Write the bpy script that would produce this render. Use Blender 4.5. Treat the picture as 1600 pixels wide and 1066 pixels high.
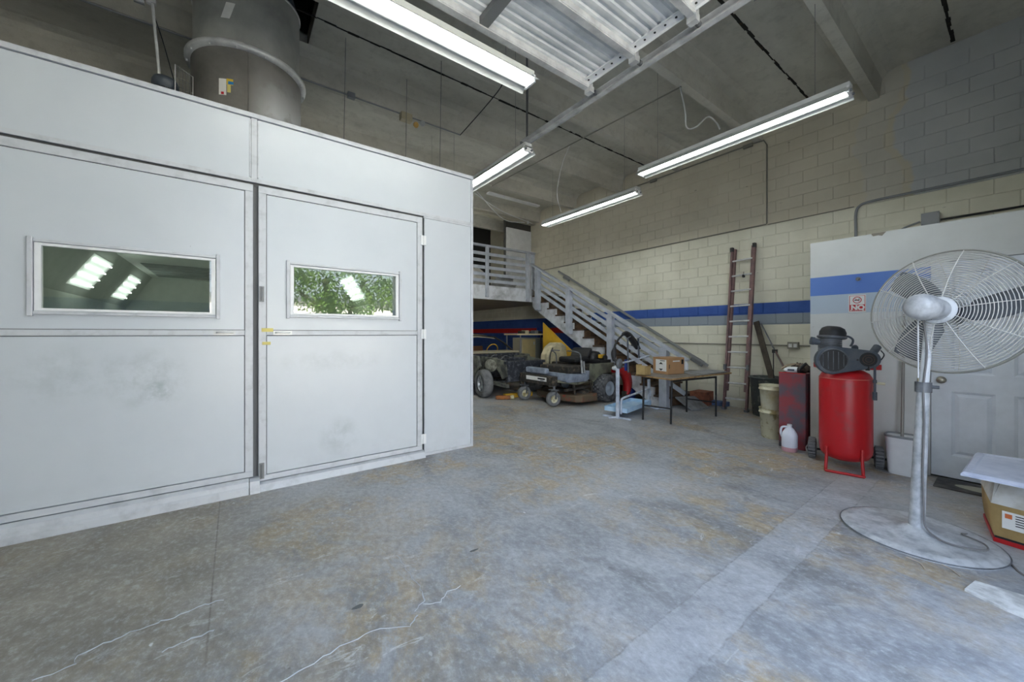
import bpy, bmesh, math, random
from mathutils import Vector, Matrix
random.seed(7)
S = bpy.context.scene
for o in list(bpy.data.objects): bpy.data.objects.remove(o)
COL = S.collection

# ------------------------------------------------------------------ camera, world, light, exposure
YAW = 0.9336; FPX = 585.0
cam = bpy.data.cameras.new('camera'); cam.sensor_width = 36.0; cam.lens = FPX/1600*36
cam.shift_y = (521.5-533.0)/1600.0
cam.clip_start = 0.02; cam.clip_end = 200
co = bpy.data.objects.new('camera', cam); COL.objects.link(co)
co.location = (0, 0, 1.42); co.rotation_euler = (math.pi/2, 0, YAW-math.pi/2)
S.camera = co

w = bpy.data.worlds.new('sky'); S.world = w; w.use_nodes = True
nt = w.node_tree; nt.nodes.clear()
tc = nt.nodes.new('ShaderNodeTexCoord'); sep = nt.nodes.new('ShaderNodeSeparateXYZ')
rmp = nt.nodes.new('ShaderNodeValToRGB'); bg = nt.nodes.new('ShaderNodeBackground'); ow = nt.nodes.new('ShaderNodeOutputWorld')
rmp.color_ramp.elements[0].color = (0.80, 0.88, 1.0, 1); rmp.color_ramp.elements[1].color = (0.42, 0.62, 1.0, 1)
nt.links.new(tc.outputs['Generated'], sep.inputs[0]); nt.links.new(sep.outputs['Z'], rmp.inputs[0])
nt.links.new(rmp.outputs[0], bg.inputs[0]); bg.inputs[1].default_value = 3.3
nt.links.new(bg.outputs[0], ow.inputs[0])

sun = bpy.data.lights.new('sun', 'SUN'); sun.energy = 46.0; sun.angle = 0.01; sun.color = (1, .95, .88)
so = bpy.data.objects.new('sun', sun); COL.objects.link(so); so.rotation_euler = (math.radians(-38), math.radians(14), 0)
# portal in the open garage doorway (guides sampling of the sky only)
pl = bpy.data.lights.new('doorway_portal', 'AREA'); pl.shape = 'RECTANGLE'; pl.size = 3.45; pl.size_y = 3.9
pl.cycles.is_portal = True
po = bpy.data.objects.new('doorway_portal', pl); COL.objects.link(po)
po.location = (1.35, -0.66, 1.95); po.rotation_euler = (math.pi/2, 0, 0)
TUBE_E = 26.0
S.view_settings.view_transform = 'Standard'; S.view_settings.look = 'None'
S.view_settings.exposure = 0.60; S.view_settings.gamma = 1.0; S.view_settings.use_curve_mapping = False

# ------------------------------------------------------------------ materials
def L(c):
    def f(v):
        v /= 255.0
        return v/12.92 if v <= .04045 else ((v+.055)/1.055)**2.4
    return (f(c[0]), f(c[1]), f(c[2]), 1)
class NB:
    def __init__(s, name):
        s.m = bpy.data.materials.new(name); s.m.use_nodes = True; s.t = s.m.node_tree; s.t.nodes.clear()
        s.o = s.n('ShaderNodeOutputMaterial'); s.b = s.n('ShaderNodeBsdfPrincipled'); s.l(s.b.outputs[0], s.o.inputs[0])
        s._pos = None
    def n(s, t): return s.t.nodes.new(t)
    def l(s, a, b): s.t.links.new(a, b)
    def pos(s):
        if not s._pos: s._pos = s.n('ShaderNodeNewGeometry').outputs['Position']
        return s._pos
    def xyz(s):
        q = s.n('ShaderNodeSeparateXYZ'); s.l(s.pos(), q.inputs[0]); return q.outputs
    def mapping(s, scale=(1,1,1), rot=(0,0,0), loc=(0,0,0), src=None):
        q = s.n('ShaderNodeMapping'); s.l(src or s.pos(), q.inputs[0]); q.inputs['Scale'].default_value = scale
        q.inputs['Rotation'].default_value = rot; q.inputs['Location'].default_value = loc; return q.outputs[0]
    def noise(s, scale, detail=4, rough=.55, vec=None, dist=0):
        q = s.n('ShaderNodeTexNoise'); s.l(vec or s.pos(), q.inputs['Vector']); q.inputs['Scale'].default_value = scale
        q.inputs['Detail'].default_value = detail; q.inputs['Roughness'].default_value = rough; q.inputs['Distortion'].default_value = dist
        return q.outputs[0]
    def rng(s, v, a, b, c=0, d=1):
        q = s.n('ShaderNodeMapRange'); s.l(v, q.inputs[0])
        for i, k in enumerate((a, b, c, d)): q.inputs[i+1].default_value = k
        return q.outputs[0]
    def math(s, op, a, b=None):
        q = s.n('ShaderNodeMath'); q.operation = op
        for i, k in enumerate((a, b)):
            if k is None: continue
            if isinstance(k, (int, float)): q.inputs[i].default_value = k
            else: s.l(k, q.inputs[i])
        return q.outputs[0]
    def mix(s, f, a, b, mode='MIX'):
        q = s.n('ShaderNodeMix'); q.data_type = 'RGBA'; q.blend_type = mode
        if isinstance(f, (int, float)): q.inputs[0].default_value = f
        else: s.l(f, q.inputs[0])
        for i, k in ((6, a), (7, b)):
            if isinstance(k, tuple): q.inputs[i].default_value = k
            else: s.l(k, q.inputs[i])
        return q.outputs[2]
    def col(s, c):
        if isinstance(c, tuple): s.b.inputs['Base Color'].default_value = c
        else: s.l(c, s.b.inputs['Base Color'])
    def bump(s, h, strength=.2, dist=.01):
        q = s.n('ShaderNodeBump'); q.inputs['Strength'].default_value = strength; q.inputs['Distance'].default_value = dist
        s.l(h, q.inputs['Height']); s.l(q.outputs[0], s.b.inputs['Normal'])
    def set(s, **k):
        for a, b in k.items(): s.b.inputs[a.replace('_', ' ')].default_value = b
        return s
def band(nb, v, a, b, soft=.004):
    return nb.math('MULTIPLY', nb.rng(v, a-soft, a+soft), nb.rng(v, b-soft, b+soft, 1, 0))
def M(name, c, rough=.6, metal=0, c2=None, scale=6, lo=.4, hi=.65, bump=0, bscale=40, **k):
    nb = NB(name); c = L(c)
    nb.set(Roughness=rough, Metallic=metal)
    oc = nb.n('ShaderNodeTexCoord').outputs['Object']
    if c2: nb.col(nb.mix(nb.rng(nb.noise(scale, 6, .6, oc), lo, hi), c, L(c2)))
    else:
        nb.col(nb.mix(nb.rng(nb.noise(scale, 4, .6, oc), .3, .75), c, tuple(x*.86 for x in c[:3])+(1,)))
    if bump: nb.bump(nb.noise(bscale, 4, .6, oc), bump, .01)
    nb.set(**k)
    return nb.m
def emit(name, c, e):
    nb = NB(name); nb.col(L(c)); nb.b.inputs['Emission Color'].default_value = L(c); nb.b.inputs['Emission Strength'].default_value = e; return nb.m

def mat_floor():
    nb = NB('concrete_floor'); x, y, z = nb.xyz()
    st = nb.mapping((1, .8, 1), (0, 0, .35))
    n1 = nb.noise(.8, 7, .62, st, .6); n2 = nb.noise(3.2, 8, .65, st, .4); n3 = nb.noise(16, 8, .7); n4 = nb.noise(60, 4, .6); n0 = nb.noise(.35, 3, .5)
    base = nb.mix(nb.rng(n2, .35, .68), L((128, 132, 138)), L((172, 175, 179)))
    tan = nb.mix(nb.rng(n3, .35, .65), L((148, 132, 106)), L((180, 164, 136)))
    c = nb.mix(nb.math('MULTIPLY', nb.rng(n1, .42, .56), nb.rng(nb.noise(5, 8, .7, nb.mapping((1,.8,1),(0,0,.6),(2,2,0)), .5), .42, .56)), base, tan)
    dk = nb.mix(nb.rng(n3, .3, .7), L((96, 99, 104)), L((126, 128, 130)))
    c = nb.mix(nb.math('MULTIPLY', nb.rng(nb.noise(1.3, 8, .68, nb.mapping((1,.6,1),(0,0,.5),(7,3,0)), .8), .53, .64), .75), c, dk)
    # browner worn area in front of the booth
    wx = nb.math('MULTIPLY', nb.rng(x, 1.4, -.4), nb.rng(y, 1.2, 2.6))
    c = nb.mix(nb.math('MULTIPLY', wx, .8), c, nb.mix(nb.rng(n2, .38, .62), L((122, 114, 98)), L((150, 142, 124))))
    # bluish grey patch under the left panel edge and pale centre wear
    c = nb.mix(nb.math('MULTIPLY', nb.rng(n0, .5, .62), .5), c, L((184, 189, 196)))
    # white paint specks
    v = nb.n('ShaderNodeTexVoronoi'); nb.l(nb.mapping((1, .5, 1), (0, 0, .9)), v.inputs['Vector']); v.inputs['Scale'].default_value = 9
    sp = nb.math('MULTIPLY', nb.rng(nb.math('ADD', v.outputs[0], nb.math('MULTIPLY', n3, .25)), .20, .17), nb.rng(nb.noise(.9, 4, .6, nb.mapping((1,1,1),(0,0,0),(3,9,0))), .50, .58))
    c = nb.mix(nb.math('MULTIPLY', sp, .75), c, L((222, 224, 228)))
    mk = nb.math('MULTIPLY', nb.rng(nb.noise(7, 8, .75, nb.mapping((.5,1.4,1),(0,0,.9),(1,5,0)), 1.0), .60, .64), nb.rng(n1, .42, .56))
    c = nb.mix(nb.math('MULTIPLY', mk, .6), c, L((214, 216, 218)))
    # filled trench strip
    yy = nb.math('ADD', y, nb.math('MULTIPLY', nb.math('SUBTRACT', nb.noise(5, 5, .7), .5), .05))
    s = nb.math('MULTIPLY', band(nb, yy, .80, 1.055, .008), nb.rng(x, 5.3, 5.0))
    c = nb.mix(nb.math('MULTIPLY', s, nb.rng(nb.noise(3.5, 7, .7), .35, .6, .35, .8)), c, nb.mix(nb.rng(n2, .3, .7), L((150, 154, 160)), L((182, 185, 190))))
    ed = nb.math('ADD', band(nb, yy, .795, .803, .003), band(nb, yy, 1.052, 1.060, .003))
    c = nb.mix(nb.math('MULTIPLY', nb.math('MULTIPLY', ed, nb.rng(x, 5.1, 4.9)), nb.rng(n3, .4, .6, 0, .6)), c, L((96, 96, 94)))
    # control joint
    c = nb.mix(nb.math('MULTIPLY', band(nb, x, -.105, -.098, .003), nb.rng(y, 1.9, 2.3)), c, L((110, 104, 96)))
    n5 = nb.noise(28, 8, .78, nb.mapping((1, .7, 1), (0, 0, .5)))
    c = nb.mix(nb.rng(n5, .50, .72, 0, .55), c, L((206, 210, 216)))
    c = nb.mix(nb.rng(n5, .48, .30, 0, .50), c, L((92, 92, 90)))
    c = nb.mix(nb.rng(n4, .3, .7, 0, .15), c, L((120, 120, 118)))
    v2 = nb.n('ShaderNodeTexVoronoi'); nb.l(nb.pos(), v2.inputs['Vector']); v2.inputs['Scale'].default_value = 6
    c = nb.mix(nb.math('MULTIPLY', nb.rng(nb.math('ADD', v2.outputs[0], nb.math('MULTIPLY', n3, .10)), .085, .07), .6), c, L((92, 92, 90)))
    nb.col(c)
    nb.l(nb.rng(n2, .3, .7, .42, .62), nb.b.inputs['Roughness'])
    nb.bump(nb.math('ADD', n3, nb.math('MULTIPLY', n2, .6)), .22, .012); return nb.m
def mat_wall():
    nb = NB('painted_block_wall'); x, y, z = nb.xyz()
    n = nb.noise(1.2, 5, .6); n3 = nb.noise(14, 5, .6); n2 = nb.noise(4, 6, .6)
    low = nb.mix(nb.rng(n, .35, .7), L((222, 220, 204)), L((204, 202, 184)))
    up = nb.mix(nb.rng(n, .35, .7), L((204, 198, 180)), L((190, 184, 166)))
    gr = nb.mix(nb.rng(n, .35, .7), L((196, 198, 198)), L((180, 184, 186)))
    edge = nb.math('ADD', y, nb.math('MULTIPLY', nb.math('SUBTRACT', nb.noise(1.6, 3, .5), .5), .7))
    up = nb.mix(nb.rng(edge, .93, .97), gr, up)
    up = nb.mix(nb.math('MULTIPLY', band(nb, edge, 1.05, 1.45, .02), .35), up, gr)
    c = nb.mix(nb.rng(z, 3.395, 3.405), low, up)
    def stripe(c, a, b, colr, extra=None):
        f = band(nb, z, a, b, .003)
        if extra: f = nb.math('MULTIPLY', f, extra)
        return nb.mix(f, c, colr)
    near = nb.rng(y, 7.0, 6.99); far = nb.rng(y, 6.99, 7.0)
    blue = nb.mix(nb.rng(n2, .3, .7), L((44, 78, 150)), L((56, 92, 168)))
    c = stripe(c, 1.775, 1.985, blue, near); c = stripe(c, 1.585, 1.775, L((138, 148, 158)), near)
    c = stripe(c, .75, 1.90, blue, far); c = stripe(c, 1.44, 1.60, L((186, 34, 34)), far)
    # chips
    v = nb.n('ShaderNodeTexVoronoi'); nb.l(nb.mapping((1, .6, 2.6)), v.inputs['Vector']); v.inputs['Scale'].default_value = 3.2
    ch = nb.math('MULTIPLY', nb.rng(nb.math('ADD', v.outputs[0], nb.math('MULTIPLY', n3, .12)), .115, .10), nb.rng(nb.noise(.7), .45, .6))
    c = nb.mix(nb.math('MULTIPLY', ch, .7), c, L((96, 94, 88)))
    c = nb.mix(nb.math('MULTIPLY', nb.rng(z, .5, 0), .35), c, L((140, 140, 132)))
    nb.col(c); nb.set(Roughness=.75); nb.bump(n3, .25, .008); return nb.m
def mat_partition():
    nb = NB('painted_partition'); x, y, z = nb.xyz(); n = nb.noise(1.5, 5, .6); n3 = nb.noise(25, 4, .6)
    c = nb.mix(nb.rng(n, .35, .7), L((212, 215, 214)), L((197, 200, 198)))
    c = nb.mix(band(nb, z, 1.87, 2.09, .003), c, nb.mix(nb.rng(n, .3, .7), L((86, 122, 196)), L((100, 134, 200))))
    c = nb.mix(band(nb, z, 1.655, 1.87, .003), c, L((176, 190, 204)))
    c = nb.mix(nb.math('MULTIPLY', nb.rng(z, .7, 0), nb.rng(n, .35, .65)), c, L((170, 168, 160)))
    sc = nb.math('MULTIPLY', nb.rng(nb.noise(9, 6, .7, nb.mapping((1, 1, 3))), .68, .72), .4)
    c = nb.mix(sc, c, L((150, 150, 146)))
    nb.col(c); nb.set(Roughness=.65); nb.bump(n3, .12, .005); return nb.m
def mat_ceiling():
    nb = NB('precast_concrete'); x, y, z = nb.xyz()
    n = nb.noise(.9, 7, .62, nb.mapping((.5, 1.2, 1))); n2 = nb.noise(7, 7, .7); n3 = nb.noise(40, 4, .6)
    c = nb.mix(nb.rng(n, .32, .7), L((214, 212, 202)), L((172, 170, 160)))
    c = nb.mix(nb.rng(n2, .5, .75, 0, .4), c, L((138, 136, 128)))
    nb.col(c); nb.set(Roughness=.85); nb.bump(nb.math('ADD', n3, n2), .3, .01); return nb.m
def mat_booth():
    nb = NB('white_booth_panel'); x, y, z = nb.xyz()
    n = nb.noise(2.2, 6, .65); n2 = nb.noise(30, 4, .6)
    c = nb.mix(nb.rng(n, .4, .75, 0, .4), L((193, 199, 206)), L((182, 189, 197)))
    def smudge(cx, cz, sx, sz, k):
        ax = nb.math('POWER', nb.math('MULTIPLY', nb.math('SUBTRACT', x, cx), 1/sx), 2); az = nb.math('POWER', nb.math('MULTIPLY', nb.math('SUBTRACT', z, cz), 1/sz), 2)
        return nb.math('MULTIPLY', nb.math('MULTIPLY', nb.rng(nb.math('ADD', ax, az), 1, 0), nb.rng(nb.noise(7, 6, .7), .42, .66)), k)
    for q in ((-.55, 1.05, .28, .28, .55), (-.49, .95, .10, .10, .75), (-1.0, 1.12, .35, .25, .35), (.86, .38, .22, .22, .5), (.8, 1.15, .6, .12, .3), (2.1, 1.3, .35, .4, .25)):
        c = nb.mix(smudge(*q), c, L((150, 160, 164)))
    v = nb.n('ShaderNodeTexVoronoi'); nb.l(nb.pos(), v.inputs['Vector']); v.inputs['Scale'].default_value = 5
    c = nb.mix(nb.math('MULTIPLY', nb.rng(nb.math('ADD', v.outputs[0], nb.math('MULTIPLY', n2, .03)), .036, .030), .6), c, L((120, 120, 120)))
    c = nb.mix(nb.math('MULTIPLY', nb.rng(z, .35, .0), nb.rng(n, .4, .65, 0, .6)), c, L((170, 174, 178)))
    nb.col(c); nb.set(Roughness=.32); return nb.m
def mat_glass():
    nb = NB('thin_window_glass'); nb.t.nodes.remove(nb.b)
    tr = nb.n('ShaderNodeBsdfTransparent'); tr.inputs[0].default_value = (.90, .93, .90, 1)
    gl = nb.n('ShaderNodeBsdfGlossy'); gl.inputs['Roughness'].default_value = 0.0
    fr = nb.n('ShaderNodeFresnel'); fr.inputs[0].default_value = 1.52
    mx = nb.n('ShaderNodeMixShader'); nb.l(nb.math('MINIMUM', nb.math('MULTIPLY', fr.outputs[0], 2.0), 1.0), mx.inputs[0]); nb.l(tr.outputs[0], mx.inputs[1]); nb.l(gl.outputs[0], mx.inputs[2])
    nb.l(mx.outputs[0], nb.o.inputs[0]); return nb.m
def mat_duct():
    nb = NB('galvanised_duct'); x, y, z = nb.xyz(); n = nb.noise(3, 6, .6); n2 = nb.noise(12, 5, .6)
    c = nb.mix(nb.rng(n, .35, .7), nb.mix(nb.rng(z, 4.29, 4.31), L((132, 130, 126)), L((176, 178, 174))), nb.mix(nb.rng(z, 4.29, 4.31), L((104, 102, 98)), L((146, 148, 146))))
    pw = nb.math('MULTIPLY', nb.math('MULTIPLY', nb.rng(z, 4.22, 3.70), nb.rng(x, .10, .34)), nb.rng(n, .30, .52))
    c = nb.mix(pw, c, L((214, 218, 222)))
    nb.col(c); nb.set(Roughness=.45, Metallic=.3); return nb.m

FLOOR = mat_floor(); WALL = mat_wall(); PART = mat_partition(); CEIL = mat_ceiling(); BOOTH = mat_booth(); GLASS = mat_glass(); DUCT = mat_duct()
B_TRIM = M('booth_trim', (190, 194, 200), .4, c2=(160, 164, 170), scale=9, lo=.5, hi=.8)
B_SEAM = M('dark_seam', (96, 98, 100), .7)
B_INT = M('booth_interior_paint', (198, 208, 198), .55)
WHITE = M('white_paint', (228, 230, 232), .45)
WDOOR = M('white_door_paint', (222, 228, 236), .4)
DARK = M('dark_void_shade', (30, 30, 30), .9)
GALV = M('galvanised_steel', (214, 216, 216), .42, .25, c2=(176, 178, 180), scale=5)
GALVD = M('dull_steel', (128, 130, 132), .5, .5)
ALU = M('ribbed_door_steel', (236, 238, 238), .4, .1, c2=(206, 210, 212), scale=3)
RAILP = M('grey_rail_paint', (176, 182, 192), .55, c2=(154, 160, 170), scale=5)
STRG = M('grey_stringer_paint', (204, 208, 214), .6, c2=(150, 152, 156), scale=4)
WOOD_D = M('dark_tread_wood', (84, 66, 50), .8, c2=(50, 40, 34), scale=8)
WOODE = M('plywood_edge', (176, 142, 96), .7, c2=(120, 92, 62), scale=12)
BLACK = M('black_plastic', (30, 31, 34), .5)
BLKMET = M('black_metal', (36, 36, 38), .4, .3, c2=(84, 80, 76), scale=20, lo=.62, hi=.72)
RUBBER = M('tyre_rubber', (54, 55, 58), .8, c2=(118, 120, 122), scale=8, bump=.3)
RUBG = M('dusty_rubber', (122, 124, 126), .9, c2=(92, 94, 96), scale=8)
CHROME = M('bright_rim', (190, 194, 198), .3, .7)
RED = M('red_tank_paint', (186, 28, 36), .33, 0, c2=(150, 60, 62), scale=7, lo=.55, hi=.8)
REDP = M('red_paint', (180, 26, 30), .4)
REDRUST = M('worn_red_sheet', (138, 58, 66), .6, 0, c2=(86, 82, 92), scale=4.5, lo=.42, hi=.6, bump=.2)
SLATE = M('blue_grey_guard', (62, 72, 84), .5, 0, c2=(84, 90, 98), scale=8)
GREYM = M('grey_cast_metal', (118, 122, 128), .5, .3, c2=(84, 86, 90), scale=10)
WPLAST = M('white_plastic', (226, 230, 234), .4)
CREAM = M('cream_plastic', (204, 200, 172), .55, c2=(150, 138, 92), scale=9, lo=.5, hi=.62)
CARD = M('cardboard', (178, 138, 98), .8)
CARDL = M('dusty_cardboard', (186, 160, 108), .8, c2=(164, 138, 90), scale=5)
CARDG = M('dust_covered_cardboard', (206, 206, 202), .85, c2=(176, 172, 160), scale=7)
FANW = M('fan_white_enamel', (214, 218, 222), .4, 0, c2=(150, 154, 160), scale=12, lo=.55, hi=.75)
FANG = M('fan_hammered_grey', (190, 194, 198), .45, .1, c2=(150, 154, 160), scale=14)
WIREM = M('guard_wire', (214, 214, 210), .4, .3)
WIRER = M('guard_rim_wire', (150, 150, 142), .5, .4)
BLADE = M('fan_blade_grey', (112, 118, 126), .45, .3)
LADR = M('ladder_fibreglass', (128, 98, 96), .6, c2=(104, 84, 84), scale=8)
CANM = M('trash_can_metal', (70, 76, 76), .55, .3, c2=(134, 138, 130), scale=7, lo=.5, hi=.7)
PAD = M('filter_pad_cloth', (206, 212, 230), .85, c2=(184, 192, 214), scale=6, bump=.3)
CONDUIT = M('conduit_painted', (132, 130, 120), .6)
CONDG = M('conduit_grey', (142, 146, 150), .5, .3)
YELL = M('yellow_paint', (212, 168, 46), .6)
BLUE = M('blue_plastic', (32, 62, 146), .5)
CARGR = M('stripped_car_primer', (120, 122, 110), .7, c2=(66, 68, 66), scale=7, lo=.4, hi=.6, bump=.3)
CARDK = M('engine_bay_grime', (40, 44, 52), .7, c2=(96, 100, 108), scale=12, lo=.5, hi=.7)
CARTAN = M('car_roof_primer', (168, 160, 138), .6)
OLIVE = M('mower_body_paint', (120, 122, 104), .6, c2=(84, 84, 74), scale=6)
MOWDK = M('mower_dark_metal', (44, 42, 38), .7, c2=(110, 96, 80), scale=16, lo=.52, hi=.72)
FOOTP = M('mower_footrest', (142, 152, 168), .6, c2=(110, 118, 132), scale=8)
TANB = M('beige_plastic', (206, 196, 160), .6, c2=(160, 152, 126), scale=5)
GRYPL = M('grey_board', (150, 152, 154), .8, c2=(120, 120, 118), scale=6)
TABLET = M('worn_table_top', (136, 130, 124), .6, c2=(104, 98, 92), scale=5)
STAND = M('stand_white_enamel', (204, 212, 226), .45, c2=(160, 168, 182), scale=9)
TRAYB = M('tray_light_blue', (160, 196, 226), .5, c2=(190, 214, 236), scale=7)
PUMP = M('jug_plastic', (222, 226, 238), .35)
CRACK = M('crack_mineral', (176, 182, 190), .8)
TAPE = M('masking_tape', (214, 200, 120), .7)
PAPER = M('white_paper', (232, 232, 228), .7)
INKR = M('sign_red_ink', (196, 36, 48), .6)
INKB = M('black_ink', (26, 26, 28), .7)
TUBE = emit('lit_tube', (252, 255, 250), TUBE_E)
TUBEW = emit('lit_tube_warm', (255, 232, 176), 6.0)
TUBEB = emit('lit_booth_tube', (250, 255, 252), 5.5)
UNLIT = M('unlit_tube', (206, 208, 206), .3)
REFL = M('fixture_reflector', (196, 200, 198), .45)

# ------------------------------------------------------------------ geometry helpers
PI = math.pi
def V(*a): return Vector(a)
def frame(d, up=None):
    d = Vector(d).normalized()
    u = Vector(up) if up else (Vector((0, 0, 1)) if abs(d.z) < .95 else Vector((1, 0, 0)))
    a = u.cross(d).normalized(); b = d.cross(a)
    return a, b, d
class MB:
    def __init__(s): s.v = []; s.f = []; s.sm = []
    def add(s, vs, fs, smooth=False, mtx=None):
        n = len(s.v); s.v += [(mtx @ Vector(v) if mtx else Vector(v)) for v in vs]
        s.f += [tuple(i+n for i in f) for f in fs]; s.sm += [smooth]*len(fs); return s
    def box(s, lo, hi, mtx=None):
        (a, b, c), (d, e, g) = lo, hi
        vs = [(a,b,c),(d,b,c),(d,e,c),(a,e,c),(a,b,g),(d,b,g),(d,e,g),(a,e,g)]
        return s.add(vs, [(0,3,2,1),(4,5,6,7),(0,1,5,4),(1,2,6,5),(2,3,7,6),(3,0,4,7)], False, mtx)
    def cbox(s, c, size, mtx=None):
        return s.box([c[i]-size[i]/2 for i in range(3)], [c[i]+size[i]/2 for i in range(3)], mtx)
    def bar(s, p, q, w, h, up=None):
        p = Vector(p); q = Vector(q); a, b, d = frame(q-p, up)
        vs = []
        for P in (p, q):
            for i, j in ((-1,-1),(1,-1),(1,1),(-1,1)): vs.append(P + a*i*w/2 + b*j*h/2)
        return s.add(vs, [(3,2,1,0),(4,5,6,7),(0,1,5,4),(1,2,6,5),(2,3,7,6),(3,0,4,7)])
    def tube(s, pts, r, n=8, closed=False, smooth=True):
        pts = [Vector(p) for p in pts]; m = len(pts)
        rs = r if isinstance(r, (list, tuple)) else [r]*m
        vs = []; prev = None
        for i, p in enumerate(pts):
            if closed: t = pts[(i+1) % m]-pts[i-1]
            else: t = pts[min(i+1, m-1)]-pts[max(i-1, 0)]
            if t.length < 1e-9: t = Vector((0,0,1))
            t.normalize()
            if prev is None: a, b, _ = frame(t)
            else:
                a = prev - t*prev.dot(t)
                a = a.normalized() if a.length > 1e-6 else frame(t)[0]
                b = t.cross(a)
            prev = a
            for k in range(n):
                th = 2*PI*k/n; vs.append(p + (a*math.cos(th)+b*math.sin(th))*rs[i])
        fs = []
        for i in range(m if closed else m-1):
            j = (i+1) % m
            for k in range(n): fs.append((i*n+k, i*n+(k+1) % n, j*n+(k+1) % n, j*n+k))
        s.add(vs, fs, smooth)
        if not closed:
            s.add(vs[:n], [tuple(range(n-1, -1, -1))]); s.add(vs[-n:], [tuple(range(n))])
        return s
    def cyl(s, p, q, r, r2=None, n=20): return s.tube([p, q], [r, r if r2 is None else r2], n)
    def lathe(s, prof, c=(0,0,0), axis=(0,0,1), n=28, caps=True):
        a, b, d = frame(axis); c = Vector(c); vs = []
        for r, h in prof:
            for k in range(n):
                th = 2*PI*k/n; vs.append(c + d*h + (a*math.cos(th)+b*math.sin(th))*r)
        fs = []
        for i in range(len(prof)-1):
            for k in range(n): fs.append((i*n+k, i*n+(k+1) % n, (i+1)*n+(k+1) % n, (i+1)*n+k))
        s.add(vs, fs, True)
        if caps: s.add(vs[:n], [tuple(range(n-1, -1, -1))]); s.add(vs[-n:], [tuple(range(n))])
        return s
    def ring(s, c, nrm, R, r, n=40, m=6, a0=0, a1=None):
        a, b, d = frame(nrm); c = Vector(c); cl = a1 is None
        k = n if cl else n+1
        pts = [c + (a*math.cos(t)+b*math.sin(t))*R for t in [a0+(2*PI if cl else a1-a0)*i/n for i in range(k)]]
        return s.tube(pts, r, m, closed=cl)
    def ext(s, poly, d, smooth=False):
        poly = [Vector(p) for p in poly]; d = Vector(d); n = len(poly)
        nrm = sum(((poly[i]-poly[0]).cross(poly[(i+1) % n]-poly[0]) for i in range(1, n-1)), Vector())
        if nrm.dot(d) > 0: poly = poly[::-1]
        vs = poly + [p+d for p in poly]
        return s.add(vs, [tuple(range(n)), tuple(range(2*n-1, n-1, -1))] + [(i, i+n, (i+1) % n + n, (i+1) % n) for i in range(n)], smooth)
    def ball(s, c, r, n=12, sc=(1,1,1)):
        pr = []; m = n//2
        vs = []; fs = []
        for i in range(m+1):
            ph = PI*i/m
            for k in range(n): th = 2*PI*k/n; vs.append((c[0]+r*sc[0]*math.sin(ph)*math.cos(th), c[1]+r*sc[1]*math.sin(ph)*math.sin(th), c[2]-r*sc[2]*math.cos(ph)))
        for i in range(m):
            for k in range(n): fs.append((i*n+k, i*n+(k+1) % n, (i+1)*n+(k+1) % n, (i+1)*n+k))
        return s.add(vs, fs, True)
    def mesh(s, name, off=Vector(), inv=None):
        me = bpy.data.meshes.new(name)
        me.from_pydata([tuple((inv @ v) if inv else (v-off)) for v in s.v], [], s.f)
        me.polygons.foreach_set('use_smooth', s.sm); me.update(); return me
def tag(o, label=None, cat=None, group=None, kind=None):
    if label: o['label'] = label
    if cat: o['category'] = cat
    if group: o['group'] = group
    if kind: o['kind'] = kind
    return o
def root(name, label, cat, loc=(0,0,0), group=None, rz=0):
    o = bpy.data.objects.new(name, None); COL.objects.link(o); o.location = loc; o.rotation_euler = (0, 0, rz); o.empty_display_size = .1
    o['_m'] = 1; return tag(o, label, cat, group)
def wm(o):
    m = Matrix.Identity(4)
    while o:
        m = (Matrix.Translation(o.location) @ o.rotation_euler.to_matrix().to_4x4()) @ m; o = o.parent
    return m
def part(mb, name, m, parent, label=None, kind=None, bev=0, local=False):
    """mesh given in world coordinates (or in the root's own when local), linked as a child"""
    me = mb.mesh(name) if local else mb.mesh(name, inv=wm(parent).inverted())
    o = bpy.data.objects.new(name, me); COL.objects.link(o); o.parent = parent; me.materials.append(m)
    if bev: bevel(o, bev)
    return tag(o, label, kind=kind)
def solo(mb, name, m, label, cat, group=None, bev=0, loc=None):
    if loc is None:
        xs = [v.x for v in mb.v]; ys = [v.y for v in mb.v]; zs = [v.z for v in mb.v]
        loc = ((min(xs)+max(xs))/2, (min(ys)+max(ys))/2, min(zs))
    o = bpy.data.objects.new(name, mb.mesh(name, Vector(loc))); COL.objects.link(o); o.location = loc; o.data.materials.append(m)
    if bev: bevel(o, bev)
    return tag(o, label, cat, group)
def struct(mb, name, m, bev=0):
    o = bpy.data.objects.new(name, mb.mesh(name)); COL.objects.link(o); o.data.materials.append(m)
    if bev: bevel(o, bev)
    o['kind'] = 'structure'; return o
def bevel(o, w, seg=2):
    b = o.modifiers.new('bevel', 'BEVEL'); b.width = w; b.segments = seg; b.limit_method = 'ANGLE'; b.angle_limit = .6
def text(body, size, origin, xdir, ydir, m, parent, name, depth=.0008, bold=0, align='LEFT', sx=1):
    cu = bpy.data.curves.new(name, 'FONT'); cu.body = body; cu.size = size; cu.extrude = depth; cu.align_x = align; cu.offset = bold
    t = bpy.data.objects.new('t', cu); COL.objects.link(t)
    dg = bpy.context.evaluated_depsgraph_get(); me = bpy.data.meshes.new_from_object(t.evaluated_get(dg)); bpy.data.objects.remove(t)
    X = Vector(xdir).normalized(); Y = Vector(ydir).normalized(); Z = X.cross(Y)
    mt = Matrix(((X.x, Y.x, Z.x, origin[0]), (X.y, Y.y, Z.y, origin[1]), (X.z, Y.z, Z.z, origin[2]), (0,0,0,1)))
    me.transform(Matrix.Diagonal((sx, 1, 1, 1))); me.transform(wm(parent).inverted() @ mt); me.name = name
    me.materials.clear(); me.materials.append(m)
    o = bpy.data.objects.new(name, me); COL.objects.link(o); o.parent = parent; return o
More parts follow.
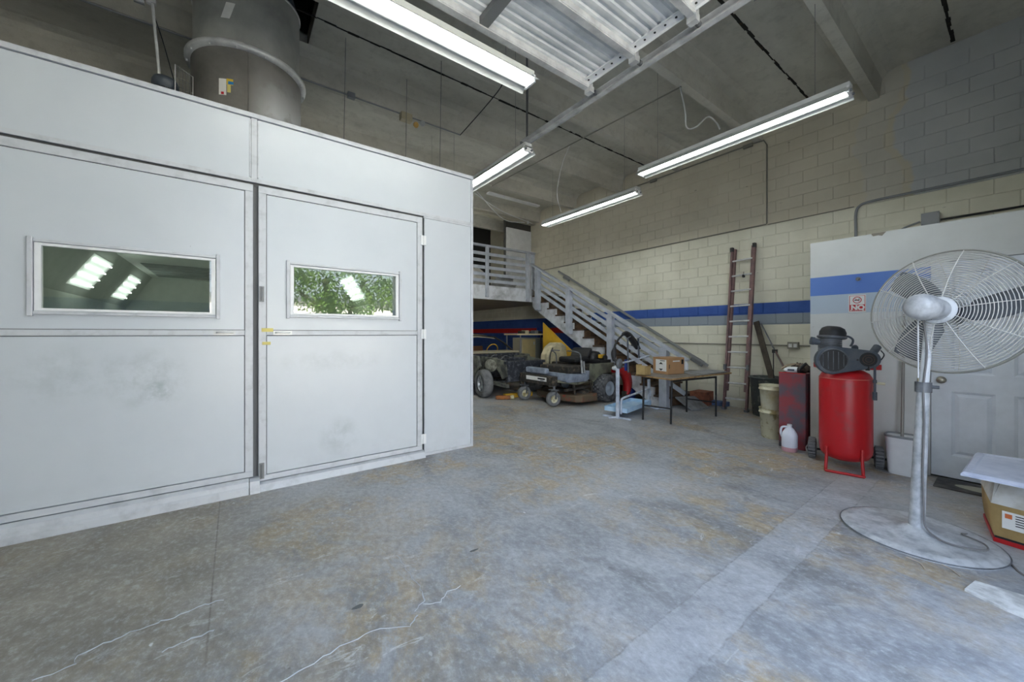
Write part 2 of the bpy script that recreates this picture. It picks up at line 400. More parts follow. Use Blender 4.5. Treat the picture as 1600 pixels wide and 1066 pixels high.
def arc(pts, k=8):
    """Catmull-Rom smoothed path"""
    p = [Vector(q) for q in pts]; p = [2*p[0]-p[1]] + p + [2*p[-1]-p[-2]]; out = []
    for i in range(1, len(p)-2):
        for j in range(k):
            t = j/k; out.append(.5*((2*p[i])+(p[i+1]-p[i-1])*t+(2*p[i-1]-5*p[i]+4*p[i+1]-p[i+2])*t*t+(3*p[i]-p[i-1]-3*p[i+1]+p[i+2])*t**3))
    out.append(p[-2]); return out

# ------------------------------------------------------------------ the room
ZC = 5.34; XW = 7.8; YB = 14.0; XL = -5.2; YF = -.62
fl = struct(MB().box((XL-.1, YF-.12, -.15), (XW+.2, YB+.2, 0)), 'floor', FLOOR)
def crack(pts, wd, name='crack'):
    vs = []; fs = []
    P = [Vector((x, y, .0)) for x, y in pts]; Q = []
    for i in range(len(P)-1):
        for j in range(4): Q.append(P[i].lerp(P[i+1], j/4) + Vector((random.uniform(-1,1)*.009, random.uniform(-1,1)*.009, 0)))
    Q.append(P[-1])
    for i, p in enumerate(Q):
        t = (Q[min(i+1, len(Q)-1)]-Q[max(i-1, 0)]).normalized(); nn = Vector((-t.y, t.x, 0)); ww = wd*.6*random.uniform(.2, 1.3)
        vs += [p+nn*ww, p+nn*ww*.3+V(0,0,.0018), p-nn*ww*.3+V(0,0,.0018), p-nn*ww]
    for i in range(len(Q)-1):
        for k in range(3): fs.append((4*i+k, 4*i+k+1, 4*i+5+k, 4*i+4+k))
    part(MB().add(vs, fs), name, CRACK, fl)
crack([(.143,1.793),(.248,1.802),(.379,1.826),(.525,1.842),(.683,1.759),(.74,1.80)], .006)
crack([(.74,1.83),(.808,1.883),(.835,2.008),(.83,2.19),(.833,2.366)], .005)
crack([(-.675,2.398),(-.555,2.404),(-.552,2.473),(-.477,2.49),(-.407,2.507),(-.307,2.516),(-.225,2.513),(-.127,2.534),(-.047,2.516)], .007)
crack([(-.268,2.271),(-.183,2.286),(-.079,2.288)], .009)
crack([(.795,1.852),(.881,1.817),(.942,1.864),(1.024,1.869)], .006)
# floor chips
for cx, cy, r in ((.515, 2.04, .022), (1.26, 2.12, .02)):
    part(MB().ext([(cx+r*1.6*math.cos(a)*random.uniform(.6,1.1), cy+r*.6*math.sin(a)*random.uniform(.6,1.2), .0002) for a in [k*PI/5 for k in range(10)]], (0,0,.001)), 'chip', B_SEAM, fl)

# right wall of painted blocks
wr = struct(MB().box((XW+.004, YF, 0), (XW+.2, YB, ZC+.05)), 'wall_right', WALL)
blk = MB(); e = .003; g = .0025; D = .008
vs = [(0,g,g),(0,.4-g,g),(0,.4-g,.2-g),(0,g,.2-g),(-D,g+e,g+e),(-D,.4-g-e,g+e),(-D,.4-g-e,.2-g-e),(-D,g+e,.2-g-e)]
bf = [(4,7,6,5),(0,4,5,1),(1,5,6,2),(2,6,7,3),(3,7,4,0)]
bme = MB().add(vs, bf).mesh('block'); bme.materials.append(WALL)
slots = []
for c in range(27):
    zz = c*.2; y0 = YF - (.2 if c % 2 else 0)
    k = 0
    while y0 + k*.4 < YB-.4:
        y = y0+k*.4; k += 1
        if y < YF or zz+.2 > ZC+.06: continue
        slots.append((y, zz))
def vis(s):
    y, zz = s
    t = .595*XW+.8037*(y+.2); x = 800+585*(.8037*XW-.595*(y+.2))/t; py = 521.5-585*(zz+.1-1.42)/t
    if x > 1600 or x < 745 or py < 0: return 1e9
    if y < 1.9 and zz < 3.05-.25*(y): return 1e8
    return t
slots.sort(key=vis)
XB = XW-.004+.012
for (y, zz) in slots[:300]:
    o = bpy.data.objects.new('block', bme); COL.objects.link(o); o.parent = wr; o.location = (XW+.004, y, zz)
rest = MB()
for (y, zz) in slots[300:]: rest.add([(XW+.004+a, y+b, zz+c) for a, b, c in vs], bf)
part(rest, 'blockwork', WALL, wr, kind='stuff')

# plain outer walls
struct(MB().box((XL-.2, YF, 0), (XL, YB, ZC+.05)), 'wall_left', WALL)
struct(MB().box((XL-.2, YB, 0), (XW+.2, YB+.2, ZC+.05)), 'wall_back', WALL)
wf = MB(); wf.box((XL-.2, YF-.18, 0), (-.38, YF, ZC+.05)); wf.box((3.08, YF-.18, 0), (XW+.2, YF, ZC+.05)); wf.box((-.38, YF-.18, 3.95), (3.08, YF, ZC+.05))
struct(wf, 'wall_front', WALL)

# precast tee ceiling
ce = struct(MB().box((XL-.2, YF-.2, ZC+.0), (XW+.2, 4.52, ZC+.22)).box((XL-.2, 4.52, ZC), (-.55, 5.83, ZC+.22)).box((.80, 4.52, ZC), (XW+.2, 5.83, ZC+.22)).box((XL-.2, 5.83, ZC), (XW+.2, YB+.2, ZC+.22)), 'ceiling', CEIL)
for y in (-.28, 1.30, 2.86, 4.40, 5.95, 7.53, 9.10, 10.7, 12.3):
    pr = [(-.06, 4.97), (.06, 4.97), (.09, 5.24), (.14, 5.30), (.24, ZC), (-.24, ZC), (-.14, 5.30), (-.09, 5.24)]
    part(MB().ext([(XL, y+a, b) for a, b in pr], (XW-XL, 0, 0)), 'concrete_stem', CEIL, ce)
STAIN = M('joint_dark', (34, 30, 26), .95, c2=(96, 66, 44), scale=6, lo=.6, hi=.75)
for y in (.52, 2.08, 5.17, 8.32, 11.5):
    mb = MB(); x = XL
    while x < XW-.1:
        dx = random.uniform(.06, .16); wv = random.uniform(.006, .022); yo = random.uniform(-.006, .006)
        mb.box((x, y-wv+yo, ZC-.003-random.uniform(0, .006)), (min(x+dx, XW), y+wv+yo, ZC+.01)); x += dx
    part(mb, 'slab_joint', STAIN, ce)
# roof curb above the duct hole, coloured black for the dark inside it
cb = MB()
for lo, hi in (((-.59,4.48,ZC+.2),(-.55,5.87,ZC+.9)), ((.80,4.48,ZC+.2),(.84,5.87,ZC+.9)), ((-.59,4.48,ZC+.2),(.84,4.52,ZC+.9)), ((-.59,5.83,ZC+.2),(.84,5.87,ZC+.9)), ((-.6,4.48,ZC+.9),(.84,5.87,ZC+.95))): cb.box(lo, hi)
part(cb, 'roof_curb', DARK, ce, 'roof curb around the duct opening, coloured near black as the shade in the hole')
# spandrel at the mezzanine
part(MB().box((2.4, 9.26, 4.93), (XW, 9.44, ZC)), 'spandrel_beam', M('spandrel_paint', (190, 186, 170), .8), ce)

# partition (small office) with chipped top
PX = 5.6
pw = MB()
prof = [(-.62, 0), (1.495, 0), (1.495, 2.51), (.94, 2.515), (.92, 2.49), (.86, 2.485), (.83, 2.515), (-.62, 2.52)]
door_y = (-.38, .52)
a, b = door_y
pw.ext([(PX, b, 0), (PX, 1.495, 0), (PX, 1.495, 2.51), (PX, .96, 2.51), (PX, .945, 2.488), (PX, .90, 2.492), (PX, .875, 2.482), (PX, .845, 2.515), (PX, b, 2.515)], (.1, 0, 0))
pw.box((PX, a, 2.13), (PX+.1, b, 2.515)); pw.box((PX, YF, 0), (PX+.1, a, 2.515))
pw.box((PX+.1, 1.39, 0), (XW, 1.495, 2.51)); pw.box((PX+.05, YF, 2.43), (XW, 1.45, 2.50))
wp = struct(pw, 'wall_partition', PART)
part(MB().ext([(PX-.002, .955, 2.512), (PX-.002, .94, 2.482), (PX-.002, .9, 2.486), (PX-.002, .87, 2.474), (PX-.002, .838, 2.512)], (.03, 0, 0)), 'chipped_edge', M('bare_board', (140, 134, 122), .9), wp)
part(MB().cyl((PX-.035, 1.06, 2.035), (PX, 1.06, 2.03), .013, n=10).cyl((PX-.008, 1.06, 2.03), (PX+.0, 1.06, 2.03), .022, n=12), 'anchor_bolt', GALVD, wp)
d1 = struct(MB().box((PX+.012, a+.004, .02), (PX+.052, b-.004, 2.12)), 'door_1', WDOOR)
def panel(par, X, y0, y1, z0, z1, m):
    o = .022; i = .05
    vs = [(X, y0, z0), (X, y1, z0), (X, y1, z1), (X, y0, z1), (X+.012, y0+o, z0+o), (X+.012, y1-o, z0+o), (X+.012, y1-o, z1-o), (X+.012, y0+o, z1-o),
          (X-.002, y0+i, z0+i), (X-.002, y1-i, z0+i), (X-.002, y1-i, z1-i), (X-.002, y0+i, z1-i)]
    fs = []
    for r in (0, 4):
        for k in range(4): fs.append((r+k, r+4+k, r+4+(k+1) % 4, r+(k+1) % 4))
    fs.append((8, 11, 10, 9))
    part(MB().add(vs, fs), 'door_panel', m, par)
# stiles and rails proud of the slab so that the panels sit recessed
st = MB()
X0 = PX-.004
ys = [a+.004, a+.135, a+.40, a+.50, a+.765, b-.004]; 
for (y0, y1) in ((ys[0], ys[1]), (ys[2], ys[3]), (ys[4], ys[5])): st.box((X0, y0, .02), (PX+.012, y1, 2.12))
zr = [(.02, .235), (.86, 1.03), (1.66, 1.76), (2.02, 2.12)]
for (z0, z1) in zr:
    for (y0, y1) in ((ys[1], ys[2]), (ys[3], ys[4])): st.box((X0, y0, z0), (PX+.012, y1, z1))
part(st, 'door_stile', WDOOR, d1)
for (y0, y1) in ((ys[1], ys[2]), (ys[3], ys[4])):
    for z0, z1 in ((.235, .86), (1.03, 1.66), (1.76, 2.02)): panel(d1, X0, y0, y1, z0, z1, WDOOR)
kn = MB().lathe([(.034, 0), (.034, .006), (.014, .010), (.012, .03), (.022, .036), (.031, .048), (.031, .058), (.022, .066), (.006, .068)], (PX-.004, .447, .965), (-1, 0, 0), 20)
part(kn, 'door_knob', M('brushed_nickel', (170, 164, 150), .3, .8), d1, 'round brushed nickel knob')
cs = MB(); cs.box((PX-.016, b, 0), (PX, b+.055, 2.18)); cs.box((PX-.016, a-.055, 0), (PX, a, 2.18)); cs.box((PX-.016, a, 2.125), (PX, b, 2.18))
tr1 = struct(cs, 'trim_1', PART, .003)
# no smoking sign
sg = root('warning_sign', 'white and red square sign reading NO SMOKING on the partition stripe', 'sign', (PX-.004, 1.07, 1.655))
part(MB().box((PX-.005, .995, 1.658), (PX-.0005, 1.143, 1.854)), 'sign_plate', PAPER, sg, bev=.0)
Xs = PX-.006
part(MB().box((Xs, 1.003, 1.672), (Xs+.001, 1.135, 1.745)), 'red_band', INKR, sg)
bd = MB(); 
for lo, hi in (((1.003, 1.745), (1.007, 1.845)), ((1.131, 1.745), (1.135, 1.845)), ((1.003, 1.841), (1.135, 1.845))): bd.box((Xs, lo[0], lo[1]), (Xs+.001, hi[0], hi[1]))
part(bd, 'border', INKR, sg)
part(MB().ring((Xs, 1.069, 1.796), (1, 0, 0), .034, .0035, 24, 4).bar((Xs, 1.092, 1.82), (Xs, 1.046, 1.772), .006, .003), 'prohibition_symbol', INKR, sg)
part(MB().box((Xs+.0005, 1.049, 1.79), (Xs+.002, 1.092, 1.80)).tube([(Xs, 1.05, 1.80), (Xs, 1.056, 1.812), (Xs, 1.048, 1.818)], .002, 4), 'cigarette_symbol', INKB, sg)
text('NO', .072, (Xs-.001, 1.122, 1.688), (0,-1,0), (0,0,1), PAPER, sg, 'lettering', bold=.004)
part(MB().box((Xs-.0004, 1.01, 1.6755), (Xs, 1.128, 1.6865)), 'lettering_strip', PAPER, sg)
text('SMOKING', .016, (Xs-.001, 1.118, 1.676), (0,-1,0), (0,0,1), INKR, sg, 'lettering', bold=.0006, sx=1.25)

# ------------------------------------------------------------------ mezzanine, stair
ZM = 2.66; YM = 8.15
mz = struct(MB().box((2.4, YM+.05, 2.34), (XW, YB, ZM)), 'floor_mezzanine', M('mezzanine_soffit', (178, 172, 158), .8))
part(MB().box((2.4, YM, 2.31), (6.75, YM+.05, ZM+.01)), 'fascia_board', STRG, mz)
# mezzanine rear wall with a door beside a dark opening
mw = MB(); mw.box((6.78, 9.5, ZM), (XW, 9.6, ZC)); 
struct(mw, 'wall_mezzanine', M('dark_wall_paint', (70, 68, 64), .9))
struct(MB().box((2.42, 11.9, ZM), (XW, 12.0, ZC)), 'wall_mezzanine_rear', M('unlit_room_shade', (34, 34, 33), .9))  # near-black colour stands in for the shade of the unlit room
struct(MB().box((2.42, 8.2, ZM), (2.52, 11.9, ZC)), 'wall_mezzanine_side', M('unlit_side_shade', (60, 60, 58), .9))  # dark colour, shade of the unlit room put into the wall
d2 = struct(MB().box((6.80, 9.46, ZM+.01), (7.785, 9.50, 4.74)), 'door_2', WHITE)
for x0 in (6.93, 7.35):
    for z0, z1 in ((2.9, 3.45), (3.58, 4.1), (4.22, 4.58)):
        part(MB().box((x0, 9.452, z0), (x0+.32, 9.465, z1)).box((x0+.04, 9.446, z0+.04), (x0+.28, 9.46, z1-.04)), 'door_panel', WHITE, d2, bev=.006)
# bags and clutter upstairs
for i, (x, y, sx, sz, m, lb) in enumerate(((5.15, 8.75, .45, .55, CARDG, 'pale crumpled dust sheet heap upstairs behind the mezzanine railing'), (6.28, 8.9, .36, .42, GRYPL, 'low grey bundle upstairs behind the mezzanine railing near the white door'))):
    mb = MB(); mb.ball((0, 0, 0), 1, 16, (1, 1, 1))
    for q in mb.v:
        k = 1+.25*math.sin(q.x*5+i)*math.cos(q.y*4+q.z*6); q *= k
        q.x = x+q.x*sx; q.y = y+q.y*.3; q.z = ZM+max(0, (q.z+.75)*sz*.55)
    solo(mb, 'cloth_heap', m, lb, 'heap')

rl = root('railing', 'grey painted horizontal board railing along the mezzanine edge', 'railing', (5, YM-.02, 2.3))
for x in (2.6, 3.9, 5.22): part(MB().box((x-.045, YM-.05, 2.36), (x+.045, YM, 3.66)), 'post', RAILP, rl, bev=.005)
part(MB().box((6.50, YM-.05, 2.33), (6.62, YM, 3.66)), 'post', RAILP, rl, bev=.005)
part(MB().box((2.44, YM-.06, 3.655), (6.82, YM+.04, 3.705)), 'top_rail', RAILP, rl, bev=.005)
for z in (3.48, 3.305, 3.13, 2.955, 2.785): part(MB().box((2.44, YM, z-.04), (6.62, YM+.025, z+.04)), 'rail_board', RAILP, rl)
part(MB().box((6.72, YM-.02, 2.66), (6.82, YM+.05, 3.655)), 'post', RAILP, rl, bev=.005)

sc = root('staircase', 'grey painted wooden staircase along the block wall up to the mezzanine', 'staircase', (6.75, 3.9, 0))
YT = 8.11; rise = ZM/14; run = (YT-4.0)/13
def nose(y): return ZM-(YT-y)*(ZM-rise)/(YT-4.0)
sl = (ZM-rise)/(YT-4.0)
def stringer(x0, x1, m, nm):
    poly = [(x0, YT, ZM-.03)]
    for k in range(13):
        y = YT-k*run; z = ZM-(k+1)*rise
        poly += [(x0, y, z-.02), (x0, y-run, z-.02)]
    poly += [(x0, 4.0, 0), (x0, 4.35, 0.0)]
    poly += [(x0, YT, nose(YT)-.50)]
    part(MB().ext(poly, (x1-x0, 0, 0)), nm, m, sc)
stringer(6.72, 6.76, STRG, 'stringer'); stringer(7.70, 7.745, STRG, 'stringer')
for k in range(13):
    y1 = YT-k*run; z = ZM-(k+1)*rise
    part(MB().box((6.70, y1-run-.03, z-.025), (7.74, y1, z+.012)), 'tread', WOOD_D, sc)
    part(MB().box((6.765, y1-run-.0, z-rise+.012), (7.70, y1-run+.018, z-.025)), 'riser', M('riser_wood', (110, 84, 60), .8, c2=(60,48,40), scale=7) if k == 0 else bpy.data.materials['riser_wood'], sc)
A0 = V(6.66, 8.11, 3.37); A1 = V(6.66, 3.60, .93); dv = (A1-A0)
def on(y): return A0.lerp(A1, (8.11-y)/(8.11-3.60))
for y, zb in ((7.81, 2.06), (6.62, 1.41), (5.34, .66)):
    part(MB().box((6.60, y-.07, zb), (6.715, y+.07, on(y).z-.02)), 'newel_post', RAILP, sc, bev=.006)
part(MB().box((6.60, 3.98, 0), (6.715, 4.14, on(4.06).z-.02)), 'newel_post', RAILP, sc, bev=.006)
part(MB().bar(A0, A1, .13, .045), 'handrail', RAILP, sc, bev=.004)
for off in (.15, .31, .48, .66):
    ye = 3.66 if off > .6 else 3.99
    part(MB().bar(V(6.70, 8.0, on(8.0).z-off), V(6.70, ye, on(ye).z-off), .022, .085), 'rail_board', RAILP, sc)
hr = root('wall_handrail', 'slim dark grey handrail on brackets along the block wall above the stairs', 'handrail', (7.72, 3.73, .75))
h0 = V(7.70, 8.1, 3.27); h1 = V(7.70, 3.73, .77)
part(MB().bar(h0, h1, .035, .055), 'rail', M('handrail_paint', (132, 134, 136), .5), hr, bev=.01)
for y in (7.75, 6.4, 3.95):
    p = h0.lerp(h1, (8.1-y)/(8.1-3.73)); part(MB().bar(p+V(.0, .12, .03), p+V(0, -.12, -.10), .03, .12).box((7.69, y-.03, p.z-.08), (7.79, y+.03, p.z)), 'bracket', GALVD, hr)

# ------------------------------------------------------------------ spray booth
BY = 4.10; BX0 = -2.2; BX1 = 2.42; BT = 3.40
bo = root('spray_booth', 'large white sheet metal spray booth with two windowed doors', 'booth', (.1, BY, 0))
T = .09
# body walls & roof
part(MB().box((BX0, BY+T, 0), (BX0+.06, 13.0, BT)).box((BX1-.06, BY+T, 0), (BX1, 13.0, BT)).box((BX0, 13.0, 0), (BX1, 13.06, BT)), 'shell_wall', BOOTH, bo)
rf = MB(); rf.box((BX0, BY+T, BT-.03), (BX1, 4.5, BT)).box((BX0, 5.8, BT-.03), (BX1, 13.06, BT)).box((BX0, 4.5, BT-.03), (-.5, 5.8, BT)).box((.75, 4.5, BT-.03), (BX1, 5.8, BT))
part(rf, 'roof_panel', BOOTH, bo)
# fascia
def pnl(x0, x1, z0, z1, nm, dep=.03, y=BY, m=BOOTH, par=bo, lip=.0, lab=None):
    o = part(MB().box((x0, y, z0), (x1, y+dep, z1)), nm, m, par, lab, bev=.003); return o
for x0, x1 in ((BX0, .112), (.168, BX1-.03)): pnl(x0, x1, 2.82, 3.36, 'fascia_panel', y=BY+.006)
def strip(x0, x1, z0, z1, y, nm='trim_strip', dep=.02, m=B_TRIM, par=bo): return part(MB().box((x0, y, z0), (x1, y+dep, z1)), nm, m, par, bev=.002)
strip(BX0, BX1, 3.365, BT+.005, BY-.012, dep=.05)
strip(.118, .162, 2.80, 3.36, BY-.006); strip(.104, .116, 2.83, 3.35, BY+.0); strip(.164, .176, 2.83, 3.35, BY+.0)
strip(BX0, BX1, 2.785, 2.822, BY-.004)
strip(BX1-.03, BX1, 0, 3.36, BY-.006, dep=.09)
# dark backing behind the gaps
part(MB().box((BX0, BY+.045, .02), (BX0+.75, BY+.09, 2.79)).box((.11, BY+.045, .02), (.20, BY+.09, 2.79)).box((1.70, BY+.045, .02), (1.78, BY+.09, 2.79)).box((BX0, BY+.04, 2.76), (BX1, BY+.09, 3.36)), 'frame_backing', B_SEAM, bo)
# side panel
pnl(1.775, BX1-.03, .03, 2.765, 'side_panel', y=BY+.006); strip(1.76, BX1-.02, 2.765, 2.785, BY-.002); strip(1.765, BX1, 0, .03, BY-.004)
strip(1.768, 1.780, .03, 2.765, BY-.0)
# doors
def door(x0, x1, wx0, wx1, wz0, wz1, hx, zb, nm_label):
    dr = part(MB().box((x0, BY+.0, 2.70), (x1, BY+.045, 2.765)).box((x0, BY, zb), (x1, BY+.045, zb+.05)).box((x0, BY, zb+.05), (x0+.06, BY+.045, 2.70)).box((x1-.06, BY, zb+.05), (x1, BY+.045, 2.70)).box((x0+.06, BY, 1.405), (x1-.06, BY+.045, 1.45)), 'booth_door', B_TRIM, bo, nm_label, bev=.004)
    # upper skin with a hole for the window
    gx0, gx1, gz0, gz1 = wx0+.02, wx1-.02, wz0+.03, wz1-.03
    y = BY+.010
    up = MB(); up.box((x0+.065, y, 1.455), (gx0, y+.03, 2.695)).box((gx1, y, 1.455), (x1-.065, y+.03, 2.695)).box((gx0, y, gz1), (gx1, y+.03, 2.695)).box((gx0, y, 1.455), (gx1, y+.03, gz0))
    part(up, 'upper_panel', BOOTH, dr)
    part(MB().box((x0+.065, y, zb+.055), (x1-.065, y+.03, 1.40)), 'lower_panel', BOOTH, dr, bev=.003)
    part(MB().box((x0+.06, y+.004, 1.398), (x1-.06, y+.02, 1.457)).box((x0+.058, y+.004, zb+.05), (x0+.067, y+.02, 2.70)).box((x1-.067, y+.004, zb+.05), (x1-.058, y+.02, 2.70)).box((x0+.06, y+.004, 2.693), (x1-.06, y+.02, 2.702)), 'seam', B_SEAM, dr)
    # window frame: outer channel strips and inner stop
    fr = MB(); f = .022
    fr.box((wx0-.004, BY-.022, wz0-.012), (wx0+f, BY+.012, wz1+.012)).box((wx1-f, BY-.022, wz0-.012), (wx1+.004, BY+.012, wz1+.012))
    fr.box((wx0+f, BY-.014, wz1-f), (wx1-f, BY+.012, wz1)).box((wx0+f, BY-.014, wz0), (wx1-f, BY+.012, wz0+f))
    part(fr, 'window_frame', B_TRIM, dr, bev=.003)
    fi = MB(); k = .03; ix0, ix1, iz0, iz1 = wx0+f+.004, wx1-f-.004, wz0+f+.004, wz1-f-.004
    fi.box((ix0, BY-.004, iz0), (ix0+k, BY+.04, iz1)).box((ix1-k, BY-.004, iz0), (ix1, BY+.04, iz1)).box((ix0+k, BY-.004, iz1-k*.6), (ix1-k, BY+.04, iz1)).box((ix0+k, BY-.004, iz0), (ix1-k, BY+.04, iz0+k*.6))
    part(fi, 'glazing_bead', WHITE, dr)
    part(MB().box((wx0+f+.01, BY+.016, wz0+f+.01), (wx1-f-.01, BY+.022, wz1-f-.01)), 'glass_pane', GLASS, dr)
    hd = MB().box((hx, BY-.010, 1.408), (hx+.15, BY+.001, 1.446)).tube(arc([(hx+.02, BY-.008, 1.428), (hx+.028, BY-.04, 1.430), (hx+.075, BY-.05, 1.431), (hx+.122, BY-.04, 1.430), (hx+.13, BY-.008, 1.428)], 4), .007, 8)
    part(hd, 'pull_handle', GALV, dr)
    return dr
dL = door(-1.47, .132, -1.156, -.106, 1.557, 2.088, -.145, .13, 'left booth door with a wide green-tinted window')
dR = door(.172, 1.745, .395, 1.49, 1.575, 2.10, .285, .075, 'right booth door with a window reflecting a tree')
door(-2.19, -1.485, -2.0, -1.68, 1.557, 2.088, -1.75, .13, 'narrow booth door leaf')
for z in (2.50, 1.415, .20): part(MB().box((1.725, BY-.014, z-.055), (1.785, BY+.002, z+.055)).cyl((1.753, BY-.016, z-.05), (1.753, BY-.016, z+.05), .009, n=8), 'hinge', WHITE, bo)
part(MB().box((.195, BY-.004, 1.437), (.285, BY+.0, 1.470)), 'tape', TAPE, bo); part(MB().box((.20, BY-.004, 1.318), (.265, BY+.0, 1.345)), 'tape', TAPE, bo)
for z in (1.78, .17):
    part(MB().box((.178, BY-.016, z-.07), (.215, BY+.001, z+.07)).cyl((.196, BY-.02, z-.06), (.196, BY-.02, z+.06), .008, n=8), 'slide_bolt', GALVD, bo)
# sill rails in front at the floor
part(MB().ext([(-2.2, BY-.008, .125), (-2.2, BY-.05, .105), (-2.2, BY-.06, .07), (-2.2, BY-.075, .05), (-2.2, BY-.08, 0), (-2.2, BY+.04, 0), (-2.2, BY+.04, .125)], (2.30, 0, 0)), 'door_sill', B_TRIM, bo, bev=.002)
part(MB().ext([(.105, BY-.008, .118), (.105, BY-.06, .105), (.105, BY-.085, 0), (.105, BY+.04, 0), (.105, BY+.04, .118)], (.075, 0, 0)), 'sill_block', B_TRIM, bo, bev=.002)
part(MB().ext([(.18, BY-.006, .07), (.18, BY-.045, .06), (.18, BY-.07, 0), (.18, BY+.04, 0), (.18, BY+.04, .07)], (1.58, 0, 0)), 'door_sill', B_TRIM, bo, bev=.002)
# interior lining, hipped ceiling with light troffers
inn = MB(); IX0 = -2.12; IX1 = 2.34; IZ = 2.06; CZ = 2.82; CX = .46
inn.box((IX0-.02, 4.25, 0), (IX0, 12.9, IZ)).box((IX1, 4.25, 0), (IX1+.02, 12.9, IZ)).box((IX0, 12.88, 0), (IX1, 12.9, CZ))
part(inn, 'inner_wall', B_INT, bo)
part(MB().box((IX0, 4.2, 0), (IX1, 12.9, .02)), 'inner_floor', WHITE, bo)
hip = MB()
hip.add([(IX0, 4.2, IZ), (IX0, 12.9, IZ), (-1.66, 12.9, CZ), (-1.66, 4.2, CZ)], [(0,1,2,3)]).add([(IX1, 4.2, IZ), (IX1, 12.9, IZ), (1.88, 12.9, CZ), (1.88, 4.2, CZ)], [(3,2,1,0)])
part(hip, 'sloped_ceiling', B_INT, bo)
part(MB().box((-1.66, 4.2, CZ), (1.88, 12.9, CZ+.02)), 'inner_ceiling', B_INT, bo)
gr = MB()
for gx0 in (-1.5, -.2): 
    for k in range(5): gr.box((gx0, 10.3+k*.45, CZ-.012), (gx0+1.15, 10.3+k*.45+.40, CZ-.002))
part(gr, 'filter_panel', M('filter_grey', (120, 132, 128), .9), bo)
sd = Vector((IX0, 0, IZ)); sD = Vector((-1.66-IX0, 0, CZ-IZ))
def troffer(side, y0, s0=.16, s1=.80, ln=1.15):
    mk = (lambda s, y, off: V(IX0+sD.x*s + off*.85, y, IZ+sD.z*s - off*.52)) if side < 0 else (lambda s, y, off: V(IX1-sD.x*s - off*.85, y, IZ+sD.z*s - off*.52))
    mb = MB(); mb.add([mk(s0, y0, .006), mk(s1, y0, .006), mk(s1, y0+ln, .006), mk(s0, y0+ln, .006)], [(0,1,2,3)])
    t = part(mb, 'light_troffer', emit('troffer_glow', (226, 236, 228), .22) if 'troffer_glow' not in bpy.data.materials else bpy.data.materials['troffer_glow'], bo)
    for k in range(4):
        s = s0+(s1-s0)*(k+.5)/4; part(MB().cyl(mk(s, y0+.10, .035), mk(s, y0+ln-.10, .035), .011, n=8), 'lamp_tube', TUBEB, t)
for side_, y0 in ((-1, 4.6), (-1, 8.5), (-1, 11.0), (1, 4.6), (1, 8.3)): troffer(side_, y0)
bk = MB(); bk.add([(-.2, 12.86, .0), (1.1, 12.86, 0), (1.1, 12.86, 1.9), (-.2, 12.86, 1.9)], [(0,1,2,3)]); part(bk, 'rear_opening_cover', M('dark_green_door', (70, 84, 80), .7), bo)

# round exhaust duct
DC = (.13, 5.10)
du = root('exhaust_duct', 'large round galvanised exhaust duct rising from the booth roof into the ceiling', 'duct', (DC[0], DC[1], 3.4))
part(MB().lathe([(.5, 3.36), (.5, 4.27)], (DC[0], DC[1], 0), n=64, caps=False), 'lower_section', DUCT, du)
part(MB().lathe([(.5, 4.25), (.548, 4.255), (.552, 4.275), (.552, 4.30), (.5, 4.315)], (DC[0], DC[1], 0), n=64, caps=False), 'flange', GALV, du)
for k in range(14):
    th = 2*PI*k/14; part(MB().cyl((DC[0]+.53*math.cos(th), DC[1]+.53*math.sin(th), 4.235), (DC[0]+.53*math.cos(th), DC[1]+.53*math.sin(th), 4.262), .009, n=6), 'bolt', GALV, du)
def ell(z, k, r, off): return [V(DC[0]+r*math.cos(t)+off, DC[1]+r*math.sin(t), z - k*r*math.cos(t)) for t in [2*PI*i/64 for i in range(64)]]
def skin(A, B):
    n = len(A); return MB().add(list(A)+list(B), [(i, (i+1) % n, (i+1) % n+n, i+n) for i in range(n)], True)
e0 = ell(4.31, 0, .485, 0); e1 = ell(4.98, -.20, .485, 0)
part(skin(e0, e1), 'upper_section', DUCT, du)
part(MB().tube(e1, .012, 6, closed=True), 'seam_ring', GALV, du)
e2 = [V(p.x-.16, p.y+.10, ZC+.6) for p in ell(5, 0, .42, 0)]
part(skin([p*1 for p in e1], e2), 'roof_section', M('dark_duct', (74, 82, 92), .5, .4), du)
part(MB().cyl((DC[0]-.02, DC[1]-.503, 3.36), (DC[0]-.02, DC[1]-.503, 4.25), .005, n=6), 'side_seam', DUCT, du)
def sticker(ang, z0, z1, wd, m, nm='sticker', rr=.503, tilt=0):
    mb = MB(); vs = []; n = 4
    for j, z in enumerate((z0, z1)):
        for i in range(n+1):
            t = ang-wd/2+wd*i/n+tilt*j; vs.append((DC[0]+rr*math.cos(t), DC[1]+rr*math.sin(t), z))
    return part(mb.add(vs, [(i, i+1, i+n+2, i+n+1) for i in range(n)], True), nm, m, du)
b0 = -PI/2
sticker(b0-.47, 3.77, 3.93, .13, PAPER); sticker(b0-.47, 3.775, 3.80, .05, INKR, rr=.504); sticker(b0-.345, 3.875, 3.935, .11, M('sticker_yellow', (222, 190, 60), .6)); sticker(b0-.33, 3.88, 3.91, .09, M('sticker_blue', (40, 130, 190), .6), rr=.504); sticker(b0-.36, 3.80, 3.875, .06, TAPE)
sticker(b0-.44, 4.54, 4.70, .16, PAPER, rr=.489, tilt=.10)

